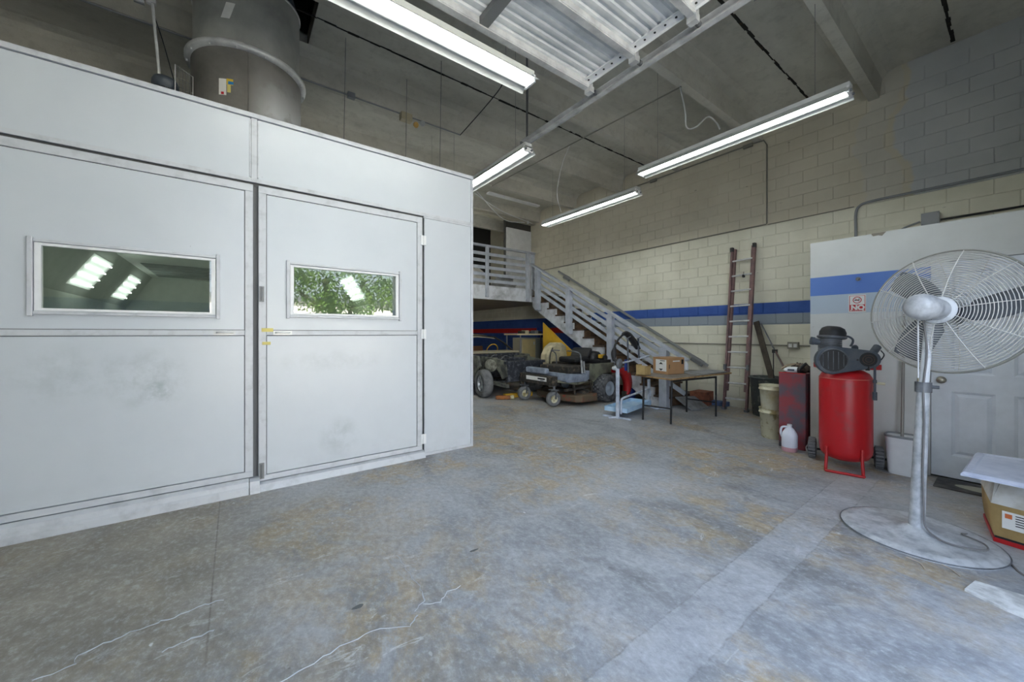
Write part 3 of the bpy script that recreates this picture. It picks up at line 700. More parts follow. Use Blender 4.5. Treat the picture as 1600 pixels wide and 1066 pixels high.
# vent cap and pipe on the roof
vc = root('vent_cap', 'grey cylindrical vent cap with slotted side on the booth roof left of the duct', 'vent', (-.54, 4.9, 3.4))
part(MB().lathe([(.085, 3.40), (.085, 3.79), (.10, 3.80), (.10, 3.84), (.085, 3.875), (.03, 3.885)], (-.54, 4.9, 0), n=28), 'cap_body', SLATE, vc)
for k in range(16):
    th = -PI/2 + (k-7.5)*.14; part(MB().cbox((-.54+.087*math.cos(th), 4.9+.087*math.sin(th), 3.73), (.006, .006, .08)), 'slot', BLACK, vc)
hp = root('hanging_pipe', 'thin grey pipe hanging from the ceiling down to the vent cap', 'pipe', (-.60, 4.9, 3.88))
part(MB().cyl((-.58, 4.9, 3.88), (-.635, 4.9, 4.62), .012, n=10), 'pipe', GALV, hp); part(MB().cyl((-.655, 4.9, 4.55), (-.66, 4.9, 5.34), .02, n=10).cbox((-.64, 4.9, 4.62), (.07, .05, .12)), 'valve', GALV, hp)
solo(MB().tube(arc([(-.63, 4.93, 4.5), (-.56, 4.93, 4.25), (-.47, 4.92, 3.86)]), .005, 6), 'cable', BLACK, 'thin black cable running from the hanging valve to the vent cap', 'cable')
wb = root('wire_basket', 'small clear wire bracket on the booth roof between vent cap and duct', 'bracket', (-.39, 4.8, 3.4))
fw = MB()
for k in range(6): fw.cyl((-.455+k*.025, 4.8, 3.40), (-.455+k*.025, 4.8, 4.0-.012*k), .002, n=5)
for k in range(7): fw.cyl((-.455, 4.8, 3.46+k*.085), (-.33, 4.8, 3.45+k*.08), .002, n=5)
part(fw, 'mesh_wires', GALVD, wb, kind='stuff'); part(MB().tube([(-.46, 4.8, 3.4), (-.46, 4.8, 4.0), (-.33, 4.8, 3.93), (-.33, 4.8, 3.4)], .004, 6), 'frame', GALV, wb)

# ------------------------------------------------------------------ fluorescent strip lights
def strip_light(p, q, label, group=None, wires=True, wd=.24, tubes=(-.05, .05), tm=TUBE, zc=ZC, near=None):
    p = Vector(p); q = Vector(q); d = (q-p).normalized(); s = V(-d.y, d.x, 0)
    r = root('strip_light', label, 'light fixture', tuple((p+q)/2), group)
    def prof(pr, nm, m):
        part(MB().ext([p + s*a + V(0, 0, b) for a, b in pr], q-p), nm, m, r)
    prof([(-.05, .03), (-.06, .09), (.06, .09), (.05, .03)], 'housing', REFL)
    prof([(-wd/2, -.035), (-wd/2-.004, -.03), (-.055, .045), (.055, .045), (wd/2+.004, -.03), (wd/2, -.035), (.045, .035), (-.045, .035)], 'reflector', REFL)
    for t in tubes:
        lit = near is None or t*near > 0
        part(MB().cyl(p + s*t + d*.03 + V(0,0,.0), q + s*t - d*.03 + V(0,0,.0), .019, n=12), 'lamp_tube', tm if lit else UNLIT, r, None if lit else 'unlit grey-white tube')
    for e, k in ((p, 1), (q, -1)):
        part(MB().bar(e + V(0,0,.01), e + d*.02*k + V(0,0,.01), .15, .07), 'end_cap', WHITE, r)
        for t in tubes: part(MB().cyl(e + s*t - d*.015*k, e + s*t + d*.035*k, .014, n=8), 'lamp_holder', GREYM, r)
    if wires:
        for f in (.12, .88):
            c = p.lerp(q, f); part(MB().cyl(c+V(0,0,.09), (c.x, c.y, zc), .0022, n=5), 'hanger_wire', GALVD, r)
    return r
strip_light((5.02, 1.005, 3.87), (5.02, 3.46, 3.87), 'long lit strip light hanging nearest the block wall, right of the overhead door', near=1)
strip_light((5.61, 3.90, 3.87), (5.61, 6.37, 3.87), 'lit strip light hanging over the stairs, farther from the camera', near=1)
strip_light((3.13, 3.86, 3.86), (3.13, 6.25, 3.86), 'lit strip light partly hidden behind the booth top corner', near=1)
strip_light((-.15, 2.83, 3.86), (2.32, 2.83, 3.86), 'large lit strip light beside the raised overhead door', wd=.26, near=-1)
strip_light((3.8, 9.4, 2.24), (5.0, 9.4, 2.24), 'warm lit strip light under the mezzanine', wires=False, tm=TUBEW)
strip_light((4.9, 11.0, 2.24), (6.1, 11.0, 2.24), 'warm strip light deep under the mezzanine', wires=False, tm=TUBEW)

strip_light((3.13, 6.6, 3.86), (3.13, 9.0, 3.86), 'added strip light hidden behind the booth to brighten the far bay', wd=.13)  # fill lamp added out of sight to lift the far bay
strip_light((3.6, 10.2, 4.6), (5.9, 10.2, 4.6), 'added strip light out of view in the mezzanine room to brighten it', wd=.13)  # unseen lamp added to lift the dark mezzanine
strip_light((-3.2, .4, 4.6), (-3.2, 2.8, 4.6), 'added bare strip light out of view at the left to brighten the ceiling', wd=.13)  # off-frame lamp added to brighten the dim ceiling

# ------------------------------------------------------------------ raised overhead door with tracks
od = root('overhead_door', 'raised galvanised ribbed overhead door lying flat under the ceiling', 'garage door', (1.35, 1.0, 4.1))
SX0, SX1 = -.45, 3.05; secs = [(2.20, 2.76), (1.63, 2.19), (1.06, 1.62), (.49, 1.05), (-.08, .48)]
for (y0, y1) in secs:
    pr = []; n = 14; w_ = (y1-y0)/n
    up = []
    for k in range(n):
        ya = y0+k*w_; h = .018 if k % 2 else 0
        pr += [(ya+.004, 4.10+h), (ya+w_-.004, 4.10+h)]
    poly = [(SX0, a, b) for a, b in pr] + [(SX0, y1, 4.13), (SX0, y0, 4.13)]
    part(MB().ext(poly, (SX1-SX0, 0, 0)), 'door_section', ALU, od)
for y in (2.74, 2.175, 1.60, 1.04, .47, -.05):
    part(MB().ext([(SX0, y-.035, 4.10), (SX0, y-.035, 4.045), (SX0, y-.03, 4.045), (SX0, y-.03, 4.035), (SX0, y+.03, 4.035), (SX0, y+.035, 4.10)], (SX1+.03-SX0, 0, 0)), 'strut', GALV, od)
for (y0, y1) in secs:
    part(MB().box((SX1-.03, y0+.03, 4.06), (SX1-.022, y1-.03, 4.10)).box((SX1-.10, y0+.03, 4.085), (SX1-.03, y1-.03, 4.10)), 'end_stile', WHITE, od)
    hl = MB()
    for k in range(5): hl.cyl((SX1-.065, y0+.08+k*.10, 4.080), (SX1-.065, y0+.08+k*.10, 4.086), .010, n=10)
    part(hl, 'stile_holes', BLACK, od)
    part(MB().box((1.66, y0+.03, 4.045), (1.75, y1-.03, 4.10)), 'centre_stile', GALVD, od)
for y in (2.74, 2.18, 1.61, 1.05, .48):
    part(MB().box((SX1-.03, y-.05, 3.99), (SX1+.03, y+.03, 4.05)).cyl((SX1, y, 4.03), (SX1+.12, y, 4.045), .006, n=8), 'roller_bracket', GALV, od)
    part(MB().cyl((SX1+.09, y, 4.045), (SX1+.12, y, 4.045), .024, n=14), 'roller', GALVD, od)
part(MB().box((2.20, 2.765, 4.06), (2.85, 2.78, 4.12)), 'sticker_strip', PAPER, od)
def track(X, sgn):
    t = root('door_track', 'galvanised overhead door track on the %s side of the raised door' % ('wall' if sgn > 0 else 'far left'), 'track', (X, 1.8, 4.0))
    part(MB().ext([(X-sgn*.03, YF, 4.005), (X+sgn*.03, YF, 4.005), (X+sgn*.035, YF, 4.02), (X+sgn*.035, YF, 4.075), (X-sgn*.02, YF, 4.085), (X-sgn*.02, YF, 4.08), (X+sgn*.029, YF, 4.070), (X+sgn*.029, YF, 4.022), (X-sgn*.03, YF, 4.012)], (0, 4.06-YF, 0)), 'rail', GALV, t)
    part(MB().bar((X+sgn*.045, 3.0, 4.03), (X+sgn*.045, 4.06, 4.03), .006, .05), 'angle_iron', GALV, t)
    for y in (4.03, 1.2):
        part(MB().bar((X+sgn*.05, y, 4.0), (X+sgn*.05, y, ZC), .04, .004), 'hanger_strap', GALVD, t)
        part(MB().bar((X+sgn*.05, y, 4.25), (X+sgn*.25, y+.22, ZC), .03, .004), 'brace_strap', GALVD, t)
    part(MB().cbox((X, 4.07, 4.03), (.06, .02, .07)), 'end_bracket', GALVD, t)
track(3.19, 1); track(-.60, -1)

# ------------------------------------------------------------------ conduits, wires and small fittings
solo(MB().tube([(5.125, 2.86, 4.95), (5.03, 5.1, 4.95), (4.94, 7.5, 4.95)], .010, 6), 'conduit', CONDUIT, 'thin dark conduit crossing under several ceiling ribs in mid-ceiling', 'conduit')
solo(MB().tube(arc([(5.125, 2.88, 4.97), (5.15, 2.82, 4.6), (5.16, 2.80, 4.35), (5.22, 2.7, 4.33), (5.4, 2.62, 4.5), (5.5, 2.55, 4.42), (5.5, 2.5, 4.3)]), .011, 8), 'flex_cable', GALV, 'looped flexible metal cable hanging from a ceiling rib above the long strip light', 'cable')
solo(MB().tube(arc([(5.05, 5.0, 4.96), (4.95, 5.1, 4.6), (5.1, 5.4, 4.2), (5.5, 5.7, 3.97)]), .006, 6), 'flex_cable', WHITE, 'thin white cable drooping from the ceiling to the strip light over the stairs', 'cable')
em = root('emergency_light', 'small beige emergency light box with two lamp heads on a ceiling rib', 'emergency light', (2.25, 5.86, 4.86))
part(MB().box((2.10, 5.74, 4.80), (2.28, 5.85, 4.92)), 'box', M('emergency_beige', (190, 180, 150), .6), em, bev=.01)
for x, z in ((2.33, 4.80), (2.44, 4.86)):
    part(MB().lathe([(.015, 0), (.04, .03), (.046, .055), (.04, .06)], (x, 5.80, z), (.3, -1, -.5), 16), 'lamp_head', M('lamp_amber', (200, 160, 90), .3) if x < 2.4 else CHROME, em)
solo(MB().tube([(-3, 5.86, 4.93), (3.2, 5.86, 4.93)], .011, 8).cbox((1.38, 5.85, 4.93), (.10, .06, .08)), 'conduit', CONDG, 'straight conduit with a square box along the ceiling rib behind the emergency light', 'conduit')
solo(MB().tube(arc([(3.2, 5.86, 4.93), (3.1, 5.0, 4.9), (3.06, 4.4, 4.95), (3.0, 4.35, 5.0)]), .008, 6), 'flex_cable', BLKMET, 'dark flexible cable linking the emergency light conduit towards the track hanger', 'cable')
for x, y, lb in ((1.15, 5.3, 'thin wire hanging from the ceiling onto the booth roof right of the duct'), (2.1, 5.6, 'thin wire hanging from the ceiling behind the booth top, below the emergency light'), (2.2, 4.6, 'pale wire hanging near the booth top right corner')):
    solo(MB().cyl((x, y, 3.41), (x+.03, y, ZC), .004, n=5), 'hanging_wire', GALVD, lb, 'wire')
# wall conduits
XC = XW-.034
solo(MB().tube([(XC, 14, 3.41), (XC, 2.72, 3.41), (XC, 2.71, 3.43), (XC, 2.71, 4.85), (XC, 2.76, 4.95), (XC, 3.0, 4.965), (XC, 5.85, 4.965), (XC, 5.98, 5.0), (XC, 6.02, 5.25)], .012, 6), 'conduit', CONDUIT, 'long painted conduit along the block wall, rising beside the long strip light', 'conduit')
solo(MB().cbox((XC-.01, 3.02, 4.95), (.05, .16, .06)), 'junction_box', CONDUIT, 'small painted junction box on the block wall conduit just below the long strip light', 'junction box')
solo(MB().cbox((XC-.01, 5.0, 4.95), (.05, .16, .06)), 'junction_box', CONDUIT, 'painted junction box on the block wall near the far end of the long strip light', 'junction box')
solo(MB().tube(arc([(XC, 1.50, 2.4), (XC, 1.50, 3.0), (XC, 1.50, 3.28), (XC, 1.46, 3.39), (XC, 1.34, 3.43), (XC, .9, 3.435), (XC, -.6, 3.435)], 6), .018, 8), 'conduit', CONDG, 'grey conduit bending from behind the partition corner and running right along the upper block wall', 'conduit')
solo(MB().tube([(XC, 2.70, 3.40), (XC, 1.52, 3.40)], .008, 6), 'conduit', CONDUIT, 'short thin conduit on the block wall left of the grey bending conduit', 'conduit')
solo(MB().tube(arc([(XC, 1.15, 2.5), (XC, 1.12, 2.75), (XC, 1.0, 2.93), (XC, .82, 3.0)], 6), .012, 8), 'conduit', CONDG, 'small curved conduit rising behind the partition into the square grey box', 'conduit')
jb = root('junction_box', 'square light grey junction box with cover above the partition top', 'junction box', (7.76, .72, 2.92))
part(MB().cbox((7.755, .72, 3.01), (.08, .165, .165)), 'box', GALV, jb, bev=.006); part(MB().cbox((7.711, .72, 3.01), (.006, .17, .17)), 'cover_plate', CONDG, jb, bev=.002)
for dy in (-.07, .07):
    for dz in (-.07, .07): part(MB().cyl((7.703, .72+dy, 3.01+dz), (7.71, .72+dy, 3.01+dz), .006, n=8), 'screw', GALVD, jb)
solo(MB().tube([(XC, .63, 2.98), (XC, -.6, 2.985)], .014, 8), 'conduit', BLKMET, 'dark conduit leaving the square grey box along the partition top', 'conduit')
ob = root('wall_outlet', 'grey double outlet box on the block wall above the trash can', 'outlet', (7.76, 2.31, 1.15))
part(MB().cbox((7.765, 2.31, 1.215), (.06, .16, .12)), 'box', CONDUIT, ob, bev=.006); part(MB().cbox((7.733, 2.275, 1.215), (.006, .05, .06)).cbox((7.733, 2.345, 1.215), (.006, .05, .06)), 'socket', GALV, ob)
solo(MB().tube([(XC, 1.6, 1.215), (XC, 5.6, 1.215)], .011, 6), 'conduit', CONDUIT, 'cream painted conduit running along the block wall at outlet height behind the ladder', 'conduit')

# ------------------------------------------------------------------ pedestal fan
FX, FY = 3.862, .4254
fan = root('pedestal_fan', 'large white industrial pedestal fan with wire cage on a round base', 'fan', (FX, FY, 0))
part(MB().lathe([(.40, 0), (.405, .006), (.40, .014), (.385, .016), (.365, .028), (.33, .030), (.30, .026), (.10, .040), (.06, .062), (.048, .066)], (FX, FY, 0), n=64), 'base', FANG, fan)
part(MB().ring((FX, FY, .012), (0,0,1), .403, .004, 64, 6), 'base_edge', GREYM, fan)
top = V(3.885, .395, 1.03)
p0 = V(FX, FY, .05)
part(MB().tube([p0, p0.lerp(top, .5), top], [.042, .037, .033], 20), 'lower_pole', FANG, fan)
part(MB().lathe([(.075, .03), (.06, .055), (.045, .07)], (FX, FY, 0), n=24), 'pole_collar', FANG, fan)
part(MB().tube([top-V(0,0,.02), top+V(0,0,.05)], [.043, .043], 20), 'clamp_ring', GREYM, fan); part(MB().cyl(top+V(.0,-.04,.02), top+V(0,-.075,.02), .012, n=8), 'clamp_knob', GREYM, fan)
neck = V(3.90, .365, 1.53)
part(MB().tube([top, neck], [.026, .024], 16), 'upper_pole', FANW, fan)
sight = V(3.93, .31, 0).normalized()
ang = math.radians(-22); fn = V(sight.x*math.cos(ang)-sight.y*math.sin(ang), sight.x*math.sin(ang)+sight.y*math.cos(ang), -.09).normalized()
HC = V(3.950, .292, 1.572)  # cage plane centre
a_, b_, d_ = frame(fn)
RC = .42
def P(r, t, h): return HC + a_*r*math.cos(t) + b_*r*math.sin(t) + fn*h
part(MB().ring(HC, fn, RC, .006, 72, 8), 'cage_rim', WIRER, fan)
part(MB().ring(HC+fn*.012, fn, RC+.002, .005, 72, 8), 'cage_rim', WIRER, fan)
def dome(r, s): return s*(.10*(1-(r/RC)**2.6))
for s, nm in ((-1, 'rear_cage_rings'), (1, 'front_cage_rings')):
    mb = MB(); k = 0
    r = .10 if s < 0 else .05
    while r < RC-.006:
        mb.ring(HC+fn*dome(r, s), fn, r, .0028, 48, 4); r += .0155
    part(mb, nm, WIREM, fan, kind='stuff')
    for k in range(10):
        t = 2*PI*k/10+.15*s
        part(MB().tube([P(r, t, dome(r, s)+s*.003) for r in (.07, .14, .21, .28, .34, .39, .42)], .003, 5), 'cage_spoke', WIREM, fan)
part(MB().lathe([(.092, -.006), (.092, .006), (.07, .012)], HC-fn*.105, -fn, 32), 'hub_plate', FANW, fan)
part(MB().lathe([(.08, 0), (.08, .006)], HC+fn*.105, fn, 24), 'front_badge', FANW, fan)
# motor
m0 = HC-fn*.11
part(MB().lathe([(.068, 0), (.072, .02), (.066, .07), (.062, .11)], m0, -fn, 28), 'motor_mount', FANG, fan)
mc = m0-fn*.11
part(MB().lathe([(.070, -.03), (.082, .0), (.088, .045), (.086, .09), (.078, .12), (.058, .145), (.028, .157), (.006, .16)], mc, -fn, 32), 'motor_housing', FANG, fan)
for k in range(7): part(MB().tube([mc - fn*(.02) + a_*(.084*math.cos(t)) + b_*(.084*math.sin(t)) - fn*.0 for t in (-1.9+.09*k, -1.9+.09*k+.03)], .004, 4), 'vent_slot', BLACK, fan)
part(MB().tube([neck-V(0,0,.05), V(neck.x, neck.y, 1.56)], .03, 14).bar(V(neck.x, neck.y, 1.545), mc-fn*.02-V(0,0,.04), .05, .05), 'tilt_bracket', FANW, fan, bev=.005)
part(MB().cyl(V(neck.x+.03, neck.y-.03, 1.53), V(neck.x-.0, neck.y-.06, 1.53), .018, n=10), 'tilt_bolt', GREYM, fan)
for k in range(3):
    t0 = math.radians((-2, 124, 226)[k])
    # a_ may point left or right: blade angles measured from image-right
    rt = Vector((math.sin(YAW), -math.cos(YAW), 0)); sg_ = 1 if a_.dot(rt) > 0 else -1
    vs = []; fs = []; N = 8
    for i in range(N+1):
        r = .05+(.385-.05)*i/N; wv = .10+.36*(i/N)**.8*(1 if i < N else .85)
        wv = (.07+.11*math.sin(PI*min(1, i/N*.62+.1)))/r if r > .1 else .8
        for j in range(5):
            f = (j/4-.5); t = t0 + f*wv + .25*i/N
            tt = t if sg_ > 0 else PI-t
            vs.append(P(r, tt, f*.07))
    for i in range(N):
        for j in range(4): fs.append((i*5+j, i*5+j+1, (i+1)*5+j+1, (i+1)*5+j))
    ob_ = part(MB().add(vs, fs, True), 'blade', BLADE, fan)
    so_ = ob_.modifiers.new('thick', 'SOLIDIFY'); so_.thickness = .003
part(MB().lathe([(.06, -.04), (.065, 0), (.06, .04)], HC, fn, 24), 'blade_hub', BLADE, fan)
# pull cords and power cord
cd = [V(3.868, .395, 1.53), V(3.86, .375, 1.3), V(3.848, .39, 1.05), V(3.833, .385, .8), V(3.825, .39, .5), V(3.815, .385, .2), V(3.81, .375, .09), V(3.77, .31, .05), V(3.76, .22, .045), V(3.83, .12, .045), V(3.92, .13, .05), V(4.0, .22, .045), V(4.07, .22, .03), V(4.15, .16, .012), V(4.0, .06, .01), V(3.80, .015, .006), V(3.68, -.05, .006), V(3.5, -.3, .006)]
part(MB().tube(arc(cd, 6), .0055, 6), 'power_cord', M('cord_grey', (120, 118, 118), .6), fan)
part(MB().tube(arc([neck+V(-.06, .05, .02), neck+V(-.055, .05, -.2), neck+V(-.05, .05, -.42)], 5), .0045, 6), 'pull_cord', FANW, fan)

# ------------------------------------------------------------------ air compressor
CX_, CY_ = 5.205, 1.09
ac = root('air_compressor', 'red upright air compressor with dark pump and belt guard, beside the partition', 'compressor', (CX_, CY_, 0))
part(MB().lathe([(.02, .085), (.12, .095), (.185, .125), (.213, .175), (.217, .21), (.217, .93), (.212, .965), (.19, 1.005), (.14, 1.035), (.06, 1.05), (.01, 1.052)], (CX_, CY_, 0), n=48), 'tank', RED, ac)
part(MB().lathe([(.219, .948), (.2195, .952), (.219, .956)], (CX_, CY_, 0), n=48, caps=False), 'weld_seam', M('seam_highlight', (206, 110, 100), .4), ac)
fdir = V(-.86, -.5, 0).normalized(); sdir = V(.5, -.86, 0).normalized()
def AC(u, v, z): return V(CX_, CY_, 0) + fdir*u + sdir*v + V(0, 0, z)
f2 = V(-.97, -.22, 0).normalized(); s2 = V(.22, -.97, 0).normalized()
def AD(u, v, z): return V(CX_, CY_, 0) + f2*u + s2*v + V(0, 0, z)
part(MB().tube(arc([AD(.19, -.15, .24), AD(.20, -.15, .14), AD(.24, -.155, .03), AD(.28, -.15, .012), AD(.285, -.10, .012), AD(.285, .12, .012), AD(.28, .13, .012), AD(.24, .13, .03), AD(.20, .125, .14), AD(.18, .125, .25)], 5), .014, 10), 'foot_bracket', REDP, ac)
part(MB().bar(AD(-.22, -.33, .10), AD(-.22, .33, .10), .02, .02).bar(AD(-.15, -.2, .15), AD(-.22, -.2, .10), .03, .02).bar(AD(-.15, .2, .15), AD(-.22, .2, .10), .03, .02), 'axle', BLKMET, ac)
for v in (-.28, .27):
    c = AD(-.20, v, .115)
    w_ = part(MB().lathe([(.07, -.038), (.100, -.036), (.113, -.026), (.115, 0), (.113, .026), (.100, .036), (.07, .038)], c, s2, 28), 'wheel', RUBBER, ac)
    part(MB().lathe([(.062, -.04), (.066, 0), (.062, .04)], c, s2, 20), 'hub', GREYM, w_)
    tr = MB()
    for k in range(20):
        th = 2*PI*k/20; a2, b2, d2_ = frame(s2); o2 = c + (a2*math.cos(th)+b2*math.sin(th))*.114
        tr.bar(o2 - s2*.03, o2 + s2*.03, .014, .007, up=(a2*math.cos(th)+b2*math.sin(th)))
    part(tr, 'tread_lugs', RUBG, w_)
# mounting plate
part(MB().ext([AC(.10, .02, 1.05), AC(.10, .26, 1.05), AC(-.12, .26, 1.05), AC(-.12, -.24, 1.05), AC(.02, -.24, 1.05)], (0, 0, .055)), 'mounting_plate', REDP, ac, bev=.006)
# belt guard
def stad(c1, r1, c2, r2, u, th, n=20):
    pts = []
    for k in range(n+1): t = PI/2+PI*k/n; pts.append(AC(u, c1[0]+r1*math.cos(t), c1[1]+r1*math.sin(t)))
    for k in range(n+1): t = -PI/2+PI*k/n; pts.append(AC(u, c2[0]+r2*math.cos(t), c2[1]+r2*math.sin(t)))
    return MB().ext(pts, fdir*th)
GL = (-.165, 1.145); GR = (.125, 1.160)
part(stad(GL, .145, GR, .092, .13, .075), 'belt_guard', SLATE, ac, bev=.012)
part(MB().ring(AC(.207, GL[0], GL[1]), fdir, .118, .006, 32, 6), 'grille_ring', GREYM, ac)
part(MB().lathe([(.113, 0), (.113, .003)], AC(.204, GL[0], GL[1]), fdir, 32), 'grille_disc', BLACK, ac)
for k in range(-2, 3):
    h = math.sqrt(.112**2-(k*.042)**2)*.86; part(MB().bar(AC(.211, GL[0]+k*.042, GL[1]-h), AC(.211, GL[0]+k*.042, GL[1]+h), .007, .004), 'grille_bar', GREYM, ac)
part(MB().lathe([(.072, 0), (.066, .004)], AC(.204, GR[0]-.01, GR[1]), fdir, 28), 'fan_grille', BLACK, ac)
part(MB().ring(AC(.209, GR[0]-.01, GR[1]), fdir, .045, .004, 24, 5).ring(AC(.209, GR[0]-.01, GR[1]), fdir, .025, .004, 20, 5), 'grille_ring', M('brown_grime', (84, 66, 58), .7), ac)
part(MB().cyl(AC(.205, .03, 1.155), AC(.211, .03, 1.155), .009, n=10), 'screw', BLACK, ac)
# pump: crankcase, cylinder, head, filter, motor
part(MB().lathe([(.085, 0), (.095, .05), (.09, .12), (.06, .15)], AC(.12, -.16, 1.17), -fdir, 24), 'crankcase', GREYM, ac)
cyl_ = MB()
for k in range(7): cyl_.lathe([(.098, 0), (.10, .006), (.098, .012)], AC(.05, -.145, 1.24+k*.018), (0.06, 0, 1), 24); cyl_.lathe([(.082, 0), (.082, .018)], AC(.05, -.145, 1.24+k*.018), (0.06,0,1), 20)
part(cyl_, 'cylinder_fins', GREYM, ac)
part(MB().lathe([(.11, 0), (.125, .01), (.125, .025), (.11, .03)], AC(.05, -.13, 1.365), (.1, -.05, 1), 28), 'head_plate', GREYM, ac)
fl_ = MB().lathe([(.112, 0), (.112, .045), (.095, .085), (.06, .105), (.01, .11)], AC(.05, -.125, 1.39), (.12, -.08, 1), 28)
part(fl_, 'air_filter', BLACK, ac, 'black domed air filter with red and grey mark')
part(MB().add([AC(.145, -.15, 1.435), AC(.15, -.10, 1.435), AC(.125, -.10, 1.475), AC(.115, -.15, 1.475)], [(0,1,2,3)]), 'filter_mark', INKR, ac)
part(MB().cyl(AC(.05, -.23, 1.33), AC(.05, -.295, 1.34), .035, n=16).cyl(AC(.05, -.28, 1.34), AC(.05, -.31, 1.345), .042, n=16), 'intake_muffler', SLATE, ac)
part(MB().tube(arc([AC(.04, -.04, 1.385), AC(.04, .01, 1.39), AC(.05, .045, 1.36), AC(.06, .04, 1.32), AC(.07, .02, 1.29)], 6), .010, 8), 'outlet_pipe', SLATE, ac)
part(MB().lathe([(.06, 0), (.085, .015), (.085, .17), (.06, .19)], AC(.10, .13, 1.165), -fdir, 24), 'motor', GREYM, ac)
part(MB().cyl(AC(.06, .06, 1.265), AC(.0, .08, 1.275), .028, n=14), 'capacitor', SLATE, ac); part(MB().cyl(AC(.06, .205, 1.225), AC(.02, .255, 1.285), .034, n=14), 'capacitor', SLATE, ac)
part(MB().tube(arc([AC(.1, .25, 1.25), AC(.1, .275, 1.2), AC(.1, .23, 1.12)], 5), .005, 6), 'cable', BLACK, ac)
part(MB().cyl(AC(.215, .16, 1.10), AC(.215, .16, .82), .010, n=8).cyl(AC(.215, .16, .84), AC(.215, .16, .76), .018, n=10).cyl(AC(.215, .16, .96), AC(.215, .16, .93), .016, n=10), 'drain_hose', SLATE, ac)
part(MB().cyl(AC(.20, .17, .93), AC(.225, .235, .925), .013, n=10), 'ball_valve', M('valve_ivory', (214, 208, 180), .5), ac)
part(MB().cbox(AC(.19, .115, 1.075), (.03, .03, .05)), 'bracket', BLKMET, ac)

# ------------------------------------------------------------------ things by the partition corner
rc = root('metal_cabinet', 'worn dark red sheet metal bin standing by the partition corner', 'bin', (5.72, 1.66, 0))
part(MB().box((5.535, 1.525, .0), (5.545, 1.80, .93)).box((5.545, 1.525, 0), (5.90, 1.535, .93)).box((5.545, 1.79, 0), (5.90, 1.80, .93)).box((5.89, 1.535, 0), (5.90, 1.79, .93)), 'side_panel', REDRUST, rc, bev=.003)
part(MB().box((5.54, 1.53, .915), (5.90, 1.795, .925)), 'lid', REDRUST, rc); part(MB().tube([(5.537, 1.525, .932), (5.537, 1.80, .932)], .006, 6), 'lip', REDP, rc)
pt = root('power_sander', 'grey and white handheld power tool lying on the red bin', 'power tool', (5.62, 1.68, .93))
part(MB().tube([(5.60, 1.755, .965), (5.60, 1.72, .965), (5.60, 1.66, .968), (5.60, 1.60, .972)], [.022, .036, .040, .030], 14), 'body', WPLAST, pt); part(MB().cbox((5.565, 1.68, .968), (.01, .07, .022)), 'name_plate', SLATE, pt); part(MB().cyl((5.60, 1.62, .97), (5.60, 1.59, .97), .034, n=14), 'collar', BLACK, pt)
part(MB().tube([(5.60, 1.60, .975), (5.60, 1.57, 1.02), (5.62, 1.545, 1.05)], .016, 8), 'handle', BLACK, pt)
rg = MB().ball((5.72, 1.62, .98), .11, 14, (1, 1, .55))
for q in rg.v: q.z += .03*math.sin(q.x*60)*math.cos(q.y*70); q.z = max(q.z, .93)
solo(rg, 'rag_pile', M('rag_dark', (52, 44, 40), .9, c2=(110, 96, 84), scale=25), 'dark greasy rag pile on the red bin behind the power tool', 'rags')
solo(MB().tube(arc([(5.62, 1.80, .97), (5.64, 1.74, 1.02), (5.66, 1.66, 1.035), (5.68, 1.58, 1.02)], 5), .012, 8), 'hose', M('hose_tan', (150, 132, 110), .7), 'tan hose curving over the rag pile on the red bin', 'hose')

def pail(x, y, z, r, h, lab, m, grp=None):
    r_ = root('bucket', lab, 'bucket', (x, y, z), grp)
    part(MB().lathe([(r*.82, 0), (r*.86, .01), (r*.98, h-.06), (r*1.05, h-.06), (r*1.05, h-.045), (r, h-.045), (r*1.02, h-.006), (r*1.06, h), (r*.96, h-.004), (r*.94, h-.03), (.01, h-.05)], (x, y, z), n=28), 'pail_body', m, r_)
    return r_
bx, by = 5.93, 1.99
pail(bx, by, 0, .165, .40, 'yellowed plastic bucket on the floor beside the red bin, under another bucket', CREAM)
pail(bx, by, .355, .165, .36, 'upper cream plastic bucket stacked beside the red bin', M('cream_pail', (206, 204, 184), .5, c2=(176, 166, 124), scale=6))
tcn = root('trash_can', 'dark battered metal trash can between the ladder and the buckets', 'trash can', (7.42, 2.60, 0))
part(MB().lathe([(.19, 0), (.20, .02), (.245, .64), (.26, .655), (.255, .675), (.235, .67), (.20, .10), (.01, .09)], (7.42, 2.60, 0), n=32), 'can_body', CANM, tcn)
for z, r in ((.20, .214), (.5, .236)): part(MB().ring((7.42, 2.60, z), (0,0,1), r, .006, 32, 6), 'hoop', CANM, tcn)
part(MB().tube(arc([(7.42-.26, 2.62, .58), (7.42-.31, 2.62, .54), (7.42-.26, 2.62, .50)], 4), .006, 6), 'side_handle', BLKMET, tcn)
solo(MB().bar((7.70, 2.86, 1.64), (7.34, 2.36, .14), .09, .025, up=(1,0,0)), 'plank', M('dark_board', (74, 66, 56), .8, c2=(50, 44, 38), scale=6), 'dark wooden board leaning out of the trash can against the wall', 'board')
jk = root('pole_tool', 'thin grey pole with a clamp leaning beside the dark board', 'pole', (7.4, 2.4, .2))
part(MB().cyl((7.70, 2.78, 1.60), (7.22, 2.28, .86), .013, n=8), 'pole', GALVD, jk); part(MB().cbox((7.40, 2.465, 1.12), (.05, .07, .06)), 'clamp', BLACK, jk); part(MB().tube([(7.41, 2.49, 1.12), (7.42, 2.49, .45)], .008, 6), 'rod', BLKMET, jk); part(MB().tube([(7.36, 2.44, 1.12), (7.15, 2.26, .90), (6.95, 2.12, .85)], .012, 6), 'arm', M('arm_brown', (110, 84, 76), .7), jk)

